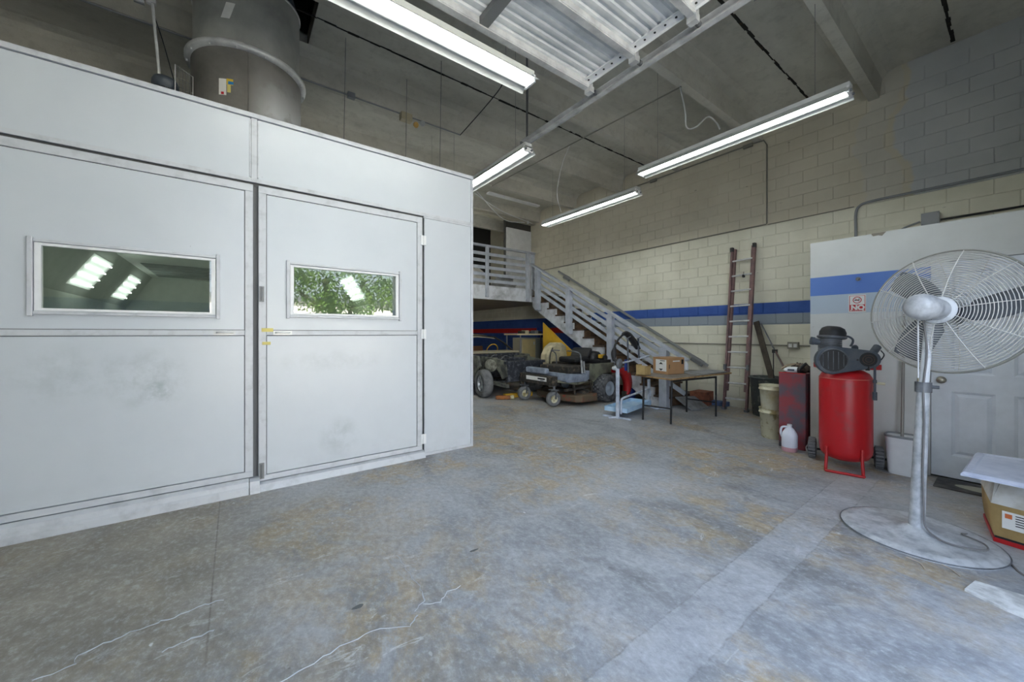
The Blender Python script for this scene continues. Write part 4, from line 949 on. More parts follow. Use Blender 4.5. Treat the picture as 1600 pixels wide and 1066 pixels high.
jg = root('plastic_jug', 'white gallon jug with pink liquid on the floor before the red bin', 'jug', (5.40, 1.66, 0))
jx, jy = 5.40, 1.645
sq = lambda r, z, k=.82: [(jx+r*math.copysign(abs(math.cos(t))**k, math.cos(t)), jy+r*math.copysign(abs(math.sin(t))**k, math.sin(t)), z) for t in [2*PI*i/24 for i in range(24)]]
def loft(rings):
    n = len(rings[0]); mb = MB(); vs = [p for r in rings for p in r]; fs = []
    for i in range(len(rings)-1):
        for k in range(n): fs.append((i*n+k, i*n+(k+1) % n, (i+1)*n+(k+1) % n, (i+1)*n+k))
    mb.add(vs, fs, True); mb.add(rings[0], [tuple(range(n-1, -1, -1))]); mb.add(rings[-1], [tuple(range(n))]); return mb
part(loft([sq(.074, .052), sq(.078, .06), sq(.078, .19), sq(.072, .215), sq(.045, .265), sq(.022, .29), sq(.019, .305)]), 'jug_body', PUMP, jg)
part(loft([sq(.070, 0), sq(.077, .008), sq(.078, .052)]), 'liquid', M('pink_liquid', (196, 150, 160), .3), jg)
part(MB().cyl((jx, jy, .30), (jx, jy, .322), .024, n=16), 'screw_cap', WHITE, jg)
part(MB().tube(arc([(jx+.0, jy+.022, .29), (jx-.01, jy+.075, .275), (jx-.01, jy+.088, .21), (jx-.01, jy+.075, .16)], 5), .012, 8), 'handle', PUMP, jg)
solo(MB().lathe([(.055, -.015), (.06, 0), (.055, .015)], (5.47, 1.45, .06), (-.6, -.6, .2), 20), 'metal_disc', GRYPL, 'small dusty grey disc leaning at the left compressor wheel', 'disc')
# white waste bin with pole
wb_ = root('waste_bin', 'white plastic waste bin standing between the compressor and the door', 'waste bin', (5.44, .70, 0))
wc = (5.455, .675); 
def rr(sx, sy, z): return [(wc[0]+sx*math.copysign(abs(math.cos(t))**.45, math.cos(t)), wc[1]+sy*math.copysign(abs(math.sin(t))**.45, math.sin(t)), z) for t in [2*PI*i/28 for i in range(28)]]
part(loft([rr(.095, .12, 0), rr(.098, .125, .02), rr(.112, .145, .375)]), 'bin_body', WPLAST, wb_)
part(loft([rr(.116, .150, .370), rr(.118, .152, .385), rr(.114, .148, .392), rr(.106, .14, .385), rr(.10, .132, .30)]), 'bin_rim', CONDG, wb_)
solo(MB().cyl((5.45, .70, .31), (5.56, .70, 1.62), .013, n=10), 'broom_pole', M('pole_grey', (150, 146, 142), .4, .4), 'grey pole standing in the white waste bin', 'pole')
solo(MB().cyl((5.575, .60, .0), (5.585, .60, 1.5), .006, n=8), 'thin_rod', CREAM, 'thin cream rod leaning at the wall right of the bin pole', 'rod')
# mat
mt_ = root('door_mat', 'dark floor mat with a pale oval at the foot of the white door', 'mat', (5.38, .2, 0))
part(MB().box((5.22, -.36, 0), (5.55, .47, .012)), 'mat_body', M('mat_dark', (62, 62, 64), .9, c2=(92, 92, 90), scale=10), mt_, bev=.003)
part(MB().ext([(5.38+.09*math.cos(t), .10+.25*math.sin(t), .0122) for t in [2*PI*i/24 for i in range(24)]], (0,0,.001)), 'oval', M('mat_pale', (176, 176, 160), .9), mt_)

# carton with pad near the fan
bxr = root('cardboard_carton', 'dusty open cardboard carton with a shipping label on a red tray, right of the fan', 'carton', (4.42, -.12, 0))
Q = [V(4.18, .085, 0), V(4.32, .125, 0), V(4.86, .125, 0), V(4.86, -.42, 0), V(4.07, -.42, 0)]
Q = [V(4.17, .10, 0), V(4.66, .16, 0), V(4.72, -.36, 0), V(4.08, -.42, 0)]
cen = sum(Q, Vector())/4
def scaled(k, z): return [cen+(q-cen)*k+V(0,0,z) for q in Q]
part(MB().ext(scaled(1.0, 0), (0,0,.03)), 'red_tray', REDP, bxr, bev=.004)
part(MB().ext(scaled(.975, .03), (0,0,.016)), 'base_flange', BLACK, bxr)
part(loft([scaled(.985, .045), scaled(1.02, .15), scaled(1.03, .262)]) , 'carton_body', CARDL, bxr)
for i in range(4):
    p, q = cen+(Q[i]-cen)*1.03+V(0,0,.262), cen+(Q[(i+1) % 4]-cen)*1.03+V(0,0,.262)
    m_ = (p+q)/2; out = (m_-cen); out.z = 0; out.normalize()
    p2, q2 = p.lerp(q, .04)-out*.05+V(0,0,.17), p.lerp(q, .96)-out*.05+V(0,0,.17)
    f_ = part(MB().add([p, q, q2, p2], [(0,1,2,3)]), 'flap', CARDG, bxr); s_ = f_.modifiers.new('thick', 'SOLIDIFY'); s_.thickness = .004
# label on the front (-x) face between Q3 and Q0
e1_ = (Q[3]-Q[0]).normalized(); nn_ = V(-1, .16, 0).normalized()
o_ = cen+(Q[0]-cen)*1.03; 
lbz = .115
nn_ = V(e1_.y, -e1_.x, 0); nn_ = nn_ if nn_.x < 0 else -nn_
P0 = o_+e1_*.045+nn_*.004; 
lb_ = part(MB().ext([P0+V(0,0,lbz), P0+e1_*.20+V(0,0,lbz), P0+e1_*.20+V(0,0,lbz+.115), P0+V(0,0,lbz+.115)], nn_*.001), 'shipping_label', PAPER, bxr)
for k in range(5): part(MB().ext([P0+nn_*.0012+e1_*(.055)+V(0,0,lbz+.03+k*.016), P0+nn_*.0012+e1_*(.17-.02*(k % 2))+V(0,0,lbz+.03+k*.016), P0+nn_*.0012+e1_*(.17-.02*(k % 2))+V(0,0,lbz+.036+k*.016), P0+nn_*.0012+e1_*(.055)+V(0,0,lbz+.036+k*.016)], nn_*.0006), 'print_line', INKB, lb_)
part(MB().ext([P0+nn_*.0012+e1_*(.012)+V(0,0,lbz+.07), P0+nn_*.0012+e1_*(.042)+V(0,0,lbz+.07), P0+nn_*.0012+e1_*(.042)+V(0,0,lbz+.10), P0+nn_*.0012+e1_*(.012)+V(0,0,lbz+.10)], nn_*.0006), 'print_mark', M('orange_ink', (206, 110, 60), .6), lb_)
PD = [V(4.01, .235, .445), V(4.70, .20, .46), V(4.78, -.45, .465), V(3.93, -.45, .45)]
pd = loft([[p for p in PD], [p+V(0,0,.012) for p in PD], [(p*.96+.04*sum(PD, Vector())/4)+V(0,0,.028) for p in PD], [(p*.88+.12*sum(PD, Vector())/4)+V(0,0,.030) for p in PD], [(p*.85+.15*sum(PD, Vector())/4)+V(0,0,.024) for p in PD]])
pd.sm = [False]*len(pd.sm)
solo(pd, 'filter_pad', PAD, 'flat pale blue filter pad lying on top of the carton', 'filter pad')
# broken tile on the floor
solo(MB().ext([(3.235, .175, 0), (3.395, .145, 0), (3.42, -.10, 0), (3.14, -.12, 0), (3.17, .04, 0)], (0,0,.012)), 'floor_board', M('paint_splashed_board', (216, 218, 218), .7, c2=(170, 172, 172), scale=14), 'white paint-splashed board lying on the floor in front of the fan base', 'board')
for k, pts in enumerate(([(3.42,.42),(3.40,.36),(3.33,.33)], [(3.50,.30),(3.46,.24),(3.40,.20)])):
    solo(MB().tube(arc([(x, y, .004) for x, y in pts], 4), .003, 5), 'twig', M('twig_pale', (200, 186, 168), .8) if k == 0 else bpy.data.materials['twig_pale'], ('thin pale twig on the floor left of the splashed board', 'thin pale twig on the floor between fan base and splashed board')[k], 'twig')

# ------------------------------------------------------------------ ladder
ld = root('extension_ladder', 'brown fibreglass extension ladder leaning on the block wall', 'ladder', (7.42, 3.1, 0))
LB = (V(7.40, 3.29, 0), V(7.71, 3.27, 3.06)); RB = (V(7.44, 2.92, 0), V(7.71, 2.885, 3.08))
def rail(B, o, m=LADR):
    d = (B[1]-B[0]).normalized(); s = V(0, 1, 0); f_ = s.cross(d)
    p = B[0]+f_*o; q = B[1]+f_*o
    return MB().ext([p + s*a + f_*b for a, b in ((-.016, -.035), (.016, -.035), (.016, -.028), (-.009, -.028), (-.009, .028), (.016, .028), (.016, .035), (-.016, .035))], q-p)
for B in (LB, RB):
    part(rail(B, .0), 'side_rail', LADR, ld)
d_l = (RB[1]-RB[0]).normalized()
part(MB().bar(RB[0]+V(.06,.045,.35), RB[1]+V(.04,.045,-.02), .03, .06), 'fly_rail', LADR, ld); part(MB().bar(LB[0]+V(.05,-.035,.35), LB[1]+V(.04,-.035,-.02), .03, .06), 'fly_rail', LADR, ld)
for k in range(10):
    f = (.21+k*.288)/3.06; p = LB[0].lerp(LB[1], f); q = RB[0].lerp(RB[1], f); part(MB().cyl(p, q, .017, n=10), 'rung', GALV, ld)
for B in (LB, RB):
    part(MB().cbox(B[0]+V(0,0,.02), (.10, .06, .04)).cyl(B[0]+V(0,-.03,.06), B[0]+V(0,.03,.06), .015, n=8), 'foot', GREYM, ld); part(MB().cbox(B[1]+V(-.02,0,-.03), (.07, .045, .08)), 'end_cap', BLKMET, ld)
part(MB().cyl((7.655, 3.04, 2.50), (7.655, 3.07, 2.50), .03, n=12).cyl((7.655, 3.055, 2.5), (7.66, 3.055, 2.58), .005, n=6), 'pulley', BLKMET, ld)
for B in (LB, RB):
    p = B[0].lerp(B[1], .25); part(MB().cbox(p+V(-.05, 0, .03), (.05, .035, .10)), 'rung_lock', GREYM, ld)

# ------------------------------------------------------------------ work table
tb = root('work_table', 'worn wooden-top table with black tubular metal legs, left of the ladder', 'table', (6.1, 3.45, 0))
TP = [V(5.44, 3.20, 0), V(7.28, 3.10, 0), V(7.20, 3.86, 0), V(5.58, 3.95, 0)]
part(MB().ext([p+V(0,0,.69) for p in TP], (0,0,.022)), 'table_top', WOODE, tb, bev=.004)
part(MB().ext([TP[0]+V(.03,.03,.7125), TP[1]+V(-.03,.02,.7125), TP[2]+V(-.03,-.02,.7125), TP[3]+V(.03,-.02,.7125)], (0,0,.004)), 'top_sheet', TABLET, tb)
part(MB().ext([V(6.2, 3.18, .72), V(7.2, 3.14, .728), V(7.25, 3.5, .735), V(6.4, 3.6, .722)], (0,0,.006)), 'warped_sheet', GRYPL, tb)
lg = [V(5.41, 3.68, 0), V(5.50, 3.24, 0), V(6.63, 3.08, 0), V(6.58, 3.57, 0)]
for p in lg: part(MB().cyl(p, (p.x+(.03 if p.x<6 else 0), p.y, .69), .016, n=10), 'leg', BLKMET, tb)
for i, j in ((0, 1), (2, 3)): part(MB().cyl(lg[i]+V(0,0,.24), lg[j]+V(0,0,.24), .012, n=8), 'cross_brace', BLKMET, tb)
part(MB().bar(lg[0]+V(.03,0,.675), lg[3]+V(0,0,.675), .02, .03).bar(lg[1]+V(.03,0,.675), lg[2]+V(0,0,.675), .02, .03), 'apron_bar', BLKMET, tb)

TZ = .718
cb_ = root('cardboard_box', 'brown cardboard box with white arrow label on the work table', 'box', (6.1, 3.78, TZ))
c0 = V(5.945, 3.56, TZ); ex = V(6.35, 3.49, TZ)-c0; ey = V(6.04, 3.90, TZ)-c0
part(MB().ext([c0, c0+ex, c0+ex+ey, c0+ey], (0,0,.285)), 'box_body', CARD, cb_, bev=.003)
part(MB().ext([c0+V(0,0,.2855)+ex*.0+ey*.46, c0+ex+V(0,0,.2855)+ey*.46, c0+ex+V(0,0,.2855)+ey*.54, c0+V(0,0,.2855)+ey*.54], (0,0,.001)), 'tape_strip', M('packing_tape', (196, 160, 116), .4), cb_)
exn = V(-ex.y, ex.x, 0).normalized(); exn = exn if exn.dot(ey) < 0 else -exn; eyn = V(ey.y, -ey.x, 0).normalized(); eyn = eyn if eyn.dot(ex) < 0 else -eyn
def facep(o, u, n, a, b, z0, z1, nm, m, par): return part(MB().ext([o+u*a+n*.001+V(0,0,z0), o+u*b+n*.001+V(0,0,z0), o+u*b+n*.001+V(0,0,z1), o+u*a+n*.001+V(0,0,z1)], n*.001), nm, m, par)
lab2 = facep(c0, ey, eyn, .08, .80, .05, .25, 'arrow_label', PAPER, cb_)
for zb_ in (.17, .09):
    sgz = .035 if zb_ > .1 else -.035
    part(MB().ext([c0+ey*.30+eyn*.0025+V(0,0,zb_), c0+ey*.58+eyn*.0025+V(0,0,zb_), c0+ey*.44+eyn*.0025+V(0,0,zb_+sgz)], eyn*.0008), 'arrow_mark', INKB, lab2)
part(MB().ext([c0+ey*.18+eyn*.0025+V(0,0,.225), c0+ey*.5+eyn*.0025+V(0,0,.225), c0+ey*.5+eyn*.0025+V(0,0,.236), c0+ey*.18+eyn*.0025+V(0,0,.236)], eyn*.0008), 'print_line', INKB, lab2)
facep(c0, ex, exn, .30, .72, .215, .235, 'printed_strip', PAPER, cb_); facep(c0, ex, exn, .82, .95, .17, .25, 'printed_mark', INKB, cb_); facep(c0, ex, exn, .08, .12, .10, .17, 'hand_hole', BLACK, cb_)
sb = root('small_carton', 'small open tan carton on the left end of the work table', 'carton', (5.58, 3.86, TZ))
s0 = V(5.53, 3.72, TZ)
mb = MB(); W_, D_, H_ = .16, .17, .145
mb.box(s0, s0+V(.004, D_, H_+.02)).box(s0+V(W_, 0, 0), s0+V(W_+.004, D_, H_)).box(s0, s0+V(W_, .004, H_)).box(s0+V(0, D_, 0), s0+V(W_, D_+.004, H_+.03)).box(s0, s0+V(W_, D_, .006))
part(mb, 'carton_body', CARDL, sb); part(MB().ext([s0+V(0,0,H_), s0+V(W_,0,H_), s0+V(W_,-.03,H_+.03), s0+V(0,-.04,H_+.02)], V(0,.003,0)), 'flap', CARDL, sb)
spb = root('spray_bottle', 'clear plastic spray bottle at the back of the work table', 'bottle', (6.98, 3.80, TZ))
part(MB().lathe([(.04, 0), (.042, .01), (.042, .11), (.03, .14), (.014, .165), (.014, .185)], (6.98, 3.80, TZ), n=20), 'bottle_body', WPLAST, spb); part(MB().cbox((6.98, 3.80, TZ+.205), (.05, .03, .035)).cyl((6.96, 3.80, TZ+.2), (6.94, 3.80, TZ+.16), .005, n=6), 'trigger', WHITE, spb)
solo(MB().box((6.72, 3.72, TZ), (6.84, 3.86, TZ+.025)), 'folded_paper', PAPER, 'folded pale paper lying on the table right of the cardboard box', 'paper', bev=.003)

# ------------------------------------------------------------------ white tubular stand with hoop
sd_ = root('tubular_stand', 'white tubular steel stand with T feet, tray and black padded hoop, left of the table', 'stand', (5.1, 3.97, 0))
SA = V(5.13, 3.97, 0); SB = V(6.50, 4.27, 0); su = (SB-SA).normalized(); sv = V(-su.y, su.x, 0)
def ST(u, v, z): return SA + su*u + sv*v + V(0, 0, z)
part(MB().bar(ST(0,0,0), ST(0,0,.86), .055, .04), 'upright', STAND, sd_, bev=.008); part(MB().bar(ST(1.38,0,.0), ST(1.35,0,.80), .05, .04), 'upright', STAND, sd_, bev=.008)
part(MB().bar((5.11, 4.26, .015), (5.20, 3.76, .015), .03, .025), 'foot_bar', STAND, sd_); part(MB().bar((5.00, 4.05, .02), (5.13, 3.97, .03), .025, .025), 'foot_bar', STAND, sd_)
part(MB().tube([ST(1.10,-.1,.07), ST(1.15,-.2,.02), ST(1.40,-.42,.02)], .018, 8), 'foot_bar', STAND, sd_)
part(MB().lathe([(.03, -.02), (.085, -.02), (.085, .02), (.03, .02)], ST(0,-.03,.92), -sv, 28), 'pivot_disc', GREYM, sd_)
part(MB().tube([ST(.06,0,.915), ST(.75,0,.95), ST(1.36,0,.99)], .017, 8), 'cross_tube', STAND, sd_)
part(MB().tube(arc([ST(.04,-.04,.08), ST(.05,-.04,.27), ST(.10,-.04,.33), ST(.5,-.04,.345), ST(1.15,-.04,.36), ST(1.26,-.04,.36), ST(1.32,-.04,.30), ST(1.33,-.04,.22)], 4), .018, 8), 'lower_tube', STAND, sd_)
tr_ = MB()
q0, q1, q2, q3 = ST(.09,-.12,.10), ST(1.15,-.12,.10), ST(1.15,.28,.10), ST(.09,.28,.10)
tr_.ext([q0, q1, q2, q3], (0,0,.01)); 
for pa, pb in ((q0,q1),(q1,q2),(q2,q3),(q3,q0)): tr_.bar(pa+V(0,0,.03), pb+V(0,0,.03), .012, .075)
part(tr_, 'tray', TRAYB, sd_)
hpts = [ST(-.03,0,.92), ST(-.05,.05,1.06), ST(-.01,.05,1.20), ST(.11,.05,1.31), ST(.29,.03,1.41), ST(.42,.03,1.44), ST(.60,.02,1.39), ST(.79,.01,1.28), ST(.92,0,1.14)]
part(MB().tube(arc(hpts, 5), .018, 8), 'hoop_tube', BLACK, sd_)
hp2 = arc([ST(.31,.05,1.41), ST(.45,.05,1.42), ST(.61,.05,1.36), ST(.79,.05,1.24), ST(.90,.05,1.14)], 5)
part(MB().tube(hp2, [.025+.035*math.sin(PI*i/(len(hp2)-1)) for i in range(len(hp2))], 8), 'hoop_pad', BLACK, sd_)
hp3 = arc([ST(-.03,.05,.96), ST(-.02,.06,1.1), ST(.03,.06,1.19)], 4); part(MB().tube(hp3, [.02, .03, .04, .045, .045, .04, .035, .03, .02][:len(hp3)], 8), 'hoop_pad', BLACK, sd_)
for u, zt, zb_ in ((.42, 1.35, .74), (.88, 1.34, .95)):
    part(MB().cyl(ST(u,0,zb_), ST(u-.03,0,zt), .016, n=8), 'support_rod', SLATE, sd_); part(MB().cyl(ST(u-.09,0,zt-.02), ST(u+.05,-.02,zt+.02), .008, n=6), 'grip', GREYM, sd_)
solo(MB().cbox((5.62, 4.16, .86), (.05, .05, .20)), 'wall_cable_box', BLUE, 'small dark blue box strapped behind the stand cross tube', 'box', bev=.005)

# ------------------------------------------------------------------ wheels helper
def wheel(par, c, axis, R, wd, rim, tm=RUBBER, rm=CHROME, spokes=0, lugs=0, nm='wheel', side=1):
    c = Vector(c); ax = Vector(axis).normalized(); h = wd/2
    w = part(MB().lathe([(rim, -h*.85), (R*.86, -h), (R*.97, -h*.75), (R, -h*.3), (R, h*.3), (R*.97, h*.75), (R*.86, h), (rim, h*.85)], c, ax, 36, caps=False), nm, tm, par)
    if spokes:
        part(MB().lathe([(rim, -h*.7), (rim*.9, -h*.6), (rim*.9, h*.6), (rim, h*.7)], c, ax, 32, caps=False), 'rim', rm, w)
        mb = MB(); a2, b2, _ = frame(ax)
        mb.cyl(c-ax*h*.5, c+ax*h*.5, rim*.2, n=14)
        for k in range(spokes):
            th = 2*PI*k/spokes; mb.bar(c+ax*h*.3*side, c+(a2*math.cos(th)+b2*math.sin(th))*rim*.93+ax*h*.45*side, .022, .014)
        part(mb, 'spokes', rm, w)
    else:
        part(MB().lathe([(rim, -h*.75), (rim*.82, -h*.55), (rim*.35, -h*.4), (rim*.3, -h*.8), (.005, -h*.8)], c, ax, 28, caps=False).lathe([(rim, h*.75), (rim*.82, h*.55), (rim*.35, h*.4), (rim*.3, h*.8), (.005, h*.8)], c, ax, 28, caps=False), 'rim', rm, w)
    if lugs:
        mb = MB(); a2, b2, _ = frame(ax)
        for k in range(lugs):
            for j in range(4):
                th = 2*PI*(k+.5*(j % 2))/lugs; rd = a2*math.cos(th)+b2*math.sin(th); cc = c+rd*R+ax*((j-1.5)/4*wd*.95)
                mb.bar(cc-ax*wd*.09, cc+ax*wd*.09, .035, .014, up=rd)
        part(mb, 'tread_lugs', RUBG, w, kind='stuff')
    return w

# ------------------------------------------------------------------ zero-turn mower
mo = root('riding_mower', 'old zero-turn riding mower with dark seat and engine, in front of the stripped car', 'mower', (5.7, 5.75, 0))
wheel(mo, (6.24, 5.13, .285), (0,1,0), .285, .27, .15, lugs=22, nm='rear_wheel', rm=M('mower_rim', (164, 176, 188), .5))
wheel(mo, (6.24, 6.42, .285), (0,1,0), .285, .27, .15, nm='rear_wheel', rm=bpy.data.materials['mower_rim'])
for y in (5.40, 6.31):
    a_c = V(.25, 1, 0).normalized()
    wheel(mo, (5.0, y, .145), a_c, .145, .11, .075, tm=RUBG, nm='caster_wheel', rm=CREAM)
    part(MB().bar(V(5.0, y-.075, .145), V(5.02, y-.07, .32), .035, .012).bar(V(5.0, y+.075, .145), V(5.02, y+.07, .32), .035, .012).box((4.96, y-.09, .31), (5.06, y+.09, .33)).cyl((5.02, y, .32), (5.02, y, .46), .025, n=10), 'caster_fork', GREYM, mo)
part(MB().box((4.93, 5.34, .40), (5.06, 6.38, .58)), 'front_beam', MOWDK, mo, bev=.008)
fb_ = part(MB().box((4.924, 5.52, .47), (4.930, 6.15, .55)), 'decal_strip', PAPER, mo)
part(MB().box((4.921, 5.56, .50), (4.924, 5.78, .53)).box((4.921, 5.6, .48), (4.924, 5.7, .49)), 'decal_mark', INKB, fb_)
part(MB().bar((5.0, 5.4, .50), (5.5, 5.25, .42), .06, .05).bar((5.5, 5.25, .42), (5.95, 5.30, .46), .06, .05).bar((5.0, 6.3, .45), (6.2, 6.2, .45), .06, .05), 'frame_rail', OLIVE, mo, bev=.006)
fpl = [V(5.12, 0, .50), V(5.20, 0, .46), V(5.72, 0, .45), V(5.86, 0, .52), V(5.92, 0, .66), V(5.80, 0, .66), V(5.70, 0, .56), V(5.62, 0, .60), V(5.14, 0, .64)]
part(MB().ext([p+V(0, 5.20, 0) for p in fpl], (0, 1.05, 0)), 'footrest', FOOTP, mo, bev=.01)
part(MB().box((4.98, 5.62, .60), (5.10, 6.25, .72)), 'front_footrest', FOOTP, mo, bev=.03)
part(MB().ext([(5.80, 5.16, .50), (5.90, 5.16, .42), (6.0, 5.16, .50), (6.14, 5.16, .58), (6.52, 5.16, .60), (6.56, 5.16, .80), (5.84, 5.16, .80)], (0, .06, 0)), 'side_fender', OLIVE, mo, bev=.008)
part(MB().box((5.84, 5.22, .44), (6.56, 6.36, .78)), 'rear_body', MOWDK, mo, bev=.01)
part(MB().box((5.30, 5.30, .62), (5.80, 6.15, .76)), 'console', MOWDK, mo, bev=.02)
st_ = MB().box((5.72, 5.50, .80), (6.16, 6.02, .92)); part(st_, 'seat', BLACK, mo, bev=.04)
sbk = MB().ext([(6.08, 5.50, .90), (6.20, 5.50, .90), (6.26, 5.50, 1.08), (6.22, 5.50, 1.12), (6.15, 5.50, 1.08)], (0, .52, 0)); part(sbk, 'seat_back', BLACK, mo, bev=.03)
part(MB().lathe([(.17, .78), (.20, .82), (.20, .96), (.15, 1.02), (.05, 1.04)], (6.37, 5.62, 0), n=24), 'engine', BLKMET, mo); part(MB().box((6.22, 5.26, .78), (6.57, 6.2, .86)).cyl((6.42, 5.28, .90), (6.42, 5.5, .90), .06, n=12), 'engine_shroud', BLACK, mo, bev=.01)
part(MB().cbox((6.38, 5.36, .93), (.14, .08, .08)), 'muffler', YELL, mo, bev=.01)
for y in (5.36, 6.1): part(MB().tube(arc([(5.75, y, .72), (5.72, y, .98), (5.62, y+.04, 1.05), (5.60, y+.25 if y < 6 else y-.25, 1.06)], 4), .013, 8), 'steering_lever', GREYM, mo)
part(MB().bar((5.62, 5.22, .62), (5.60, 5.22, .88), .04, .012).bar((5.69, 5.22, .62), (5.67, 5.22, .86), .03, .012), 'lever_plate', GALV, mo)
dk_ = [V(5.15+.0, 5.0, 0)]
dkp = [(5.30, 5.10), (5.42, 5.02), (5.80, 4.98), (5.96, 5.12), (5.98, 5.45), (5.92, 6.2), (5.6, 6.35), (5.25, 6.2), (5.18, 5.6)]
part(MB().ext([(x, y, .08) for x, y in dkp], (0, 0, .13)), 'mower_deck', M('deck_rust', (98, 84, 66), .8, c2=(140, 62, 44), scale=8, lo=.55, hi=.7), mo, bev=.02)
for x_, y_ in ((5.72, 5.3), (5.5, 5.8)): part(MB().lathe([(.14, 0), (.12, .04), (.05, .06)], (x_, y_, .21), n=20), 'spindle_cover', MOWDK, mo)
part(MB().bar((5.2, 5.3, .30), (5.9, 5.25, .34), .04, .05).bar((5.35, 5.15, .22), (5.35, 5.2, .42), .03, .03).bar((5.85, 5.15, .22), (5.85, 5.2, .42), .03, .03), 'deck_hanger', MOWDK, mo)
# beige cover and things behind the mower
bc = MB(); N = 14; rows = []
for i in range(9):
    f = i/8; x = 5.55+.62*f; hh = .95+.30*math.sin(PI*min(1, f*.62+.28)); 
    rows.append([V(x + .0, 6.62+.02*j - .0, .45 + (hh-.45)*1) for j in (0, 1)])
cov = MB().ext([(5.96, 6.66, .55), (6.00, 6.66, .92), (6.10, 6.66, 1.10), (6.26, 6.66, 1.20), (6.48, 6.66, 1.20), (6.62, 6.66, 1.12), (6.66, 6.66, .85), (6.62, 6.66, .55)], (0, .28, 0))
cvr = root('plastic_cover', 'beige rounded plastic cover standing behind the mower seat', 'cover', (6.3, 6.7, .0))
part(cov, 'shell', TANB, cvr, bev=.05); part(MB().box((5.99, 6.68, 0), (6.03, 6.9, .56)), 'leg', MOWDK, cvr); part(MB().box((6.57, 6.68, 0), (6.61, 6.9, .56)), 'leg', MOWDK, cvr)
part(MB().tube(arc([(6.03, 6.645, .70), (6.06, 6.645, .93), (6.14, 6.645, 1.08)], 5), .012, 6), 'slot_trim', BLACK, cvr)

# red fender behind the mower tyre
rfm = MB(); vs = []; fs = []; n = 14
for i in range(n+1):
    t = math.radians(100-125*i/n); wv = .06+.10*math.sin(PI*i/n)
    for r, y in ((.33, 4.82), (.33+wv, 4.82), (.33+wv, 4.95), (.33, 4.95)): vs.append((6.25+r*math.cos(t), y, .30+r*math.sin(t)))
for i in range(n):
    for k in range(4): fs.append((i*4+k, i*4+(k+1) % 4, (i+1)*4+(k+1) % 4, (i+1)*4+k))
rfm.add(vs, fs, True)
rdf = root('red_guard', 'curved red machine guard beside the mower rear tyre', 'guard', (6.3, 4.88, 0))
part(rfm, 'guard_shell', REDP, rdf); part(MB().box((6.50, 4.84, 0), (6.62, 4.93, .22)), 'foot', MOWDK, rdf); part(MB().ball((6.20, 4.86, .72), .06, 12, (1.4, 1, .8)), 'lamp', WHITE, rdf)

# ------------------------------------------------------------------ stripped car
car = root('car_body', 'stripped old car shell with open engine bay, behind the mower', 'car', (5.2, 7.1, 0), rz=-PI/2)
def cp(mb, nm, m, lab=None, bev=0, par=None, kind=None): return part(mb, nm, m, par or car, lab, kind, bev, local=True)
# local: +x forward, +y left, z up; right side is -y
H = .74
side = [(-3.3, .30), (-3.35, .80), (-3.1, .93), (-.9, .93), (-.2, .90), (.35, .87), (.38, .45), (.36, .40)]
def sidep(y0, th):
    arch = [(.36*math.cos(t), .33+.37*math.sin(t)) for t in [PI*i/10 for i in range(11)]]
    pts = [(-3.3, .28), (-3.36, .82), (-3.1, .93), (-.9, .93), (-.2, .91), (.42, .88), (.46, .62), (.42, .42)] + [(x, z) for x, z in arch if x > .0] 
    pts = [(-3.3, .25), (-3.36, .82), (-3.1, .93), (-.9, .93), (-.2, .91), (-.15, .76)] + [(x, z) for x, z in arch if x < -.05] + [(-.5, .25)]
    return MB().ext([(x, y0, z) for x, z in pts], (0, th, 0))
cp(sidep(-H-.02, .05), 'side_panel', CARGR, bev=.01); cp(sidep(H-.03, .05), 'side_panel', CARGR, bev=.01)
def inner(y0):
    mb = MB(); pts = [(-.5, .30), (-.5, .88), (.1, .88), (.55, .82), (.60, .50), (.42, .42), (.30, .55), (.15, .66), (-.1, .66), (-.28, .52), (-.32, .30)]
    return mb.ext([(x, y0, z) for x, z in pts], (0, .04, 0))
cp(inner(-.52), 'inner_fender', CARGR, bev=.01); cp(inner(.48), 'inner_fender', CARGR, bev=.01)
cp(MB().ball((.02, -.56, .70), .16, 14, (1.4, .5, .9)), 'wheel_well', M('wheel_well_mottled', (150, 152, 140), .8, c2=(90, 88, 80), scale=12), bev=0)
cp(MB().box((-.62, -.70, .35), (-.56, .70, .93)), 'firewall', CARDK)
cp(MB().box((.54, -.50, .38), (.60, .50, .80)).box((.52, -.55, .76), (.62, .55, .82)), 'radiator_support', CARDK)
cp(MB().box((-.45, -.25, .45), (.35, .25, .80)).box((-.3, -.32, .62), (.2, .32, .86)).cyl((.35, 0, .6), (.42, 0, .6), .16, n=16), 'engine', CARDK, bev=.03)
for k in range(6): cp(MB().tube(arc([(-.4+.15*k, -.45, .80), (-.35+.14*k, -.30, .92), (-.2+.1*k, -.1, .86)], 4), .012, 6), 'engine_hose', (BLACK, GREYM, CARDK)[k % 3])
for y in (-.54, .46): cp(MB().bar((-.5, y, .34), (.65, y, .30), .08, .07), 'chassis_rail', CARGR)
cp(MB().box((-3.2, -.7, .22), (-.5, .7, .30)), 'floor_pan', CARDK)
cp(MB().ext([(-1.05, -.70, .93), (-.55, -.70, .94), (-.55, -.70, .98), (-1.05, -.70, .99)], (0, 1.4, 0)), 'cowl', CARTAN, bev=.01)
roof = loft([[(-1.5+.0, y, 1.36-.05*(y/.6)**2) for y in (-.58, -.3, 0, .3, .58)] + [(-1.5, y, 1.32-.05*(y/.6)**2) for y in (.58, .3, 0, -.3, -.58)], [(-2.0, y, 1.42-.05*(y/.6)**2) for y in (-.60, -.3, 0, .3, .60)] + [(-2.0, y, 1.38-.05*(y/.6)**2) for y in (.60, .3, 0, -.3, -.60)], [(-2.75, y, 1.38-.05*(y/.6)**2) for y in (-.58, -.3, 0, .3, .58)] + [(-2.75, y, 1.34-.05*(y/.6)**2) for y in (.58, .3, 0, -.3, -.58)]])
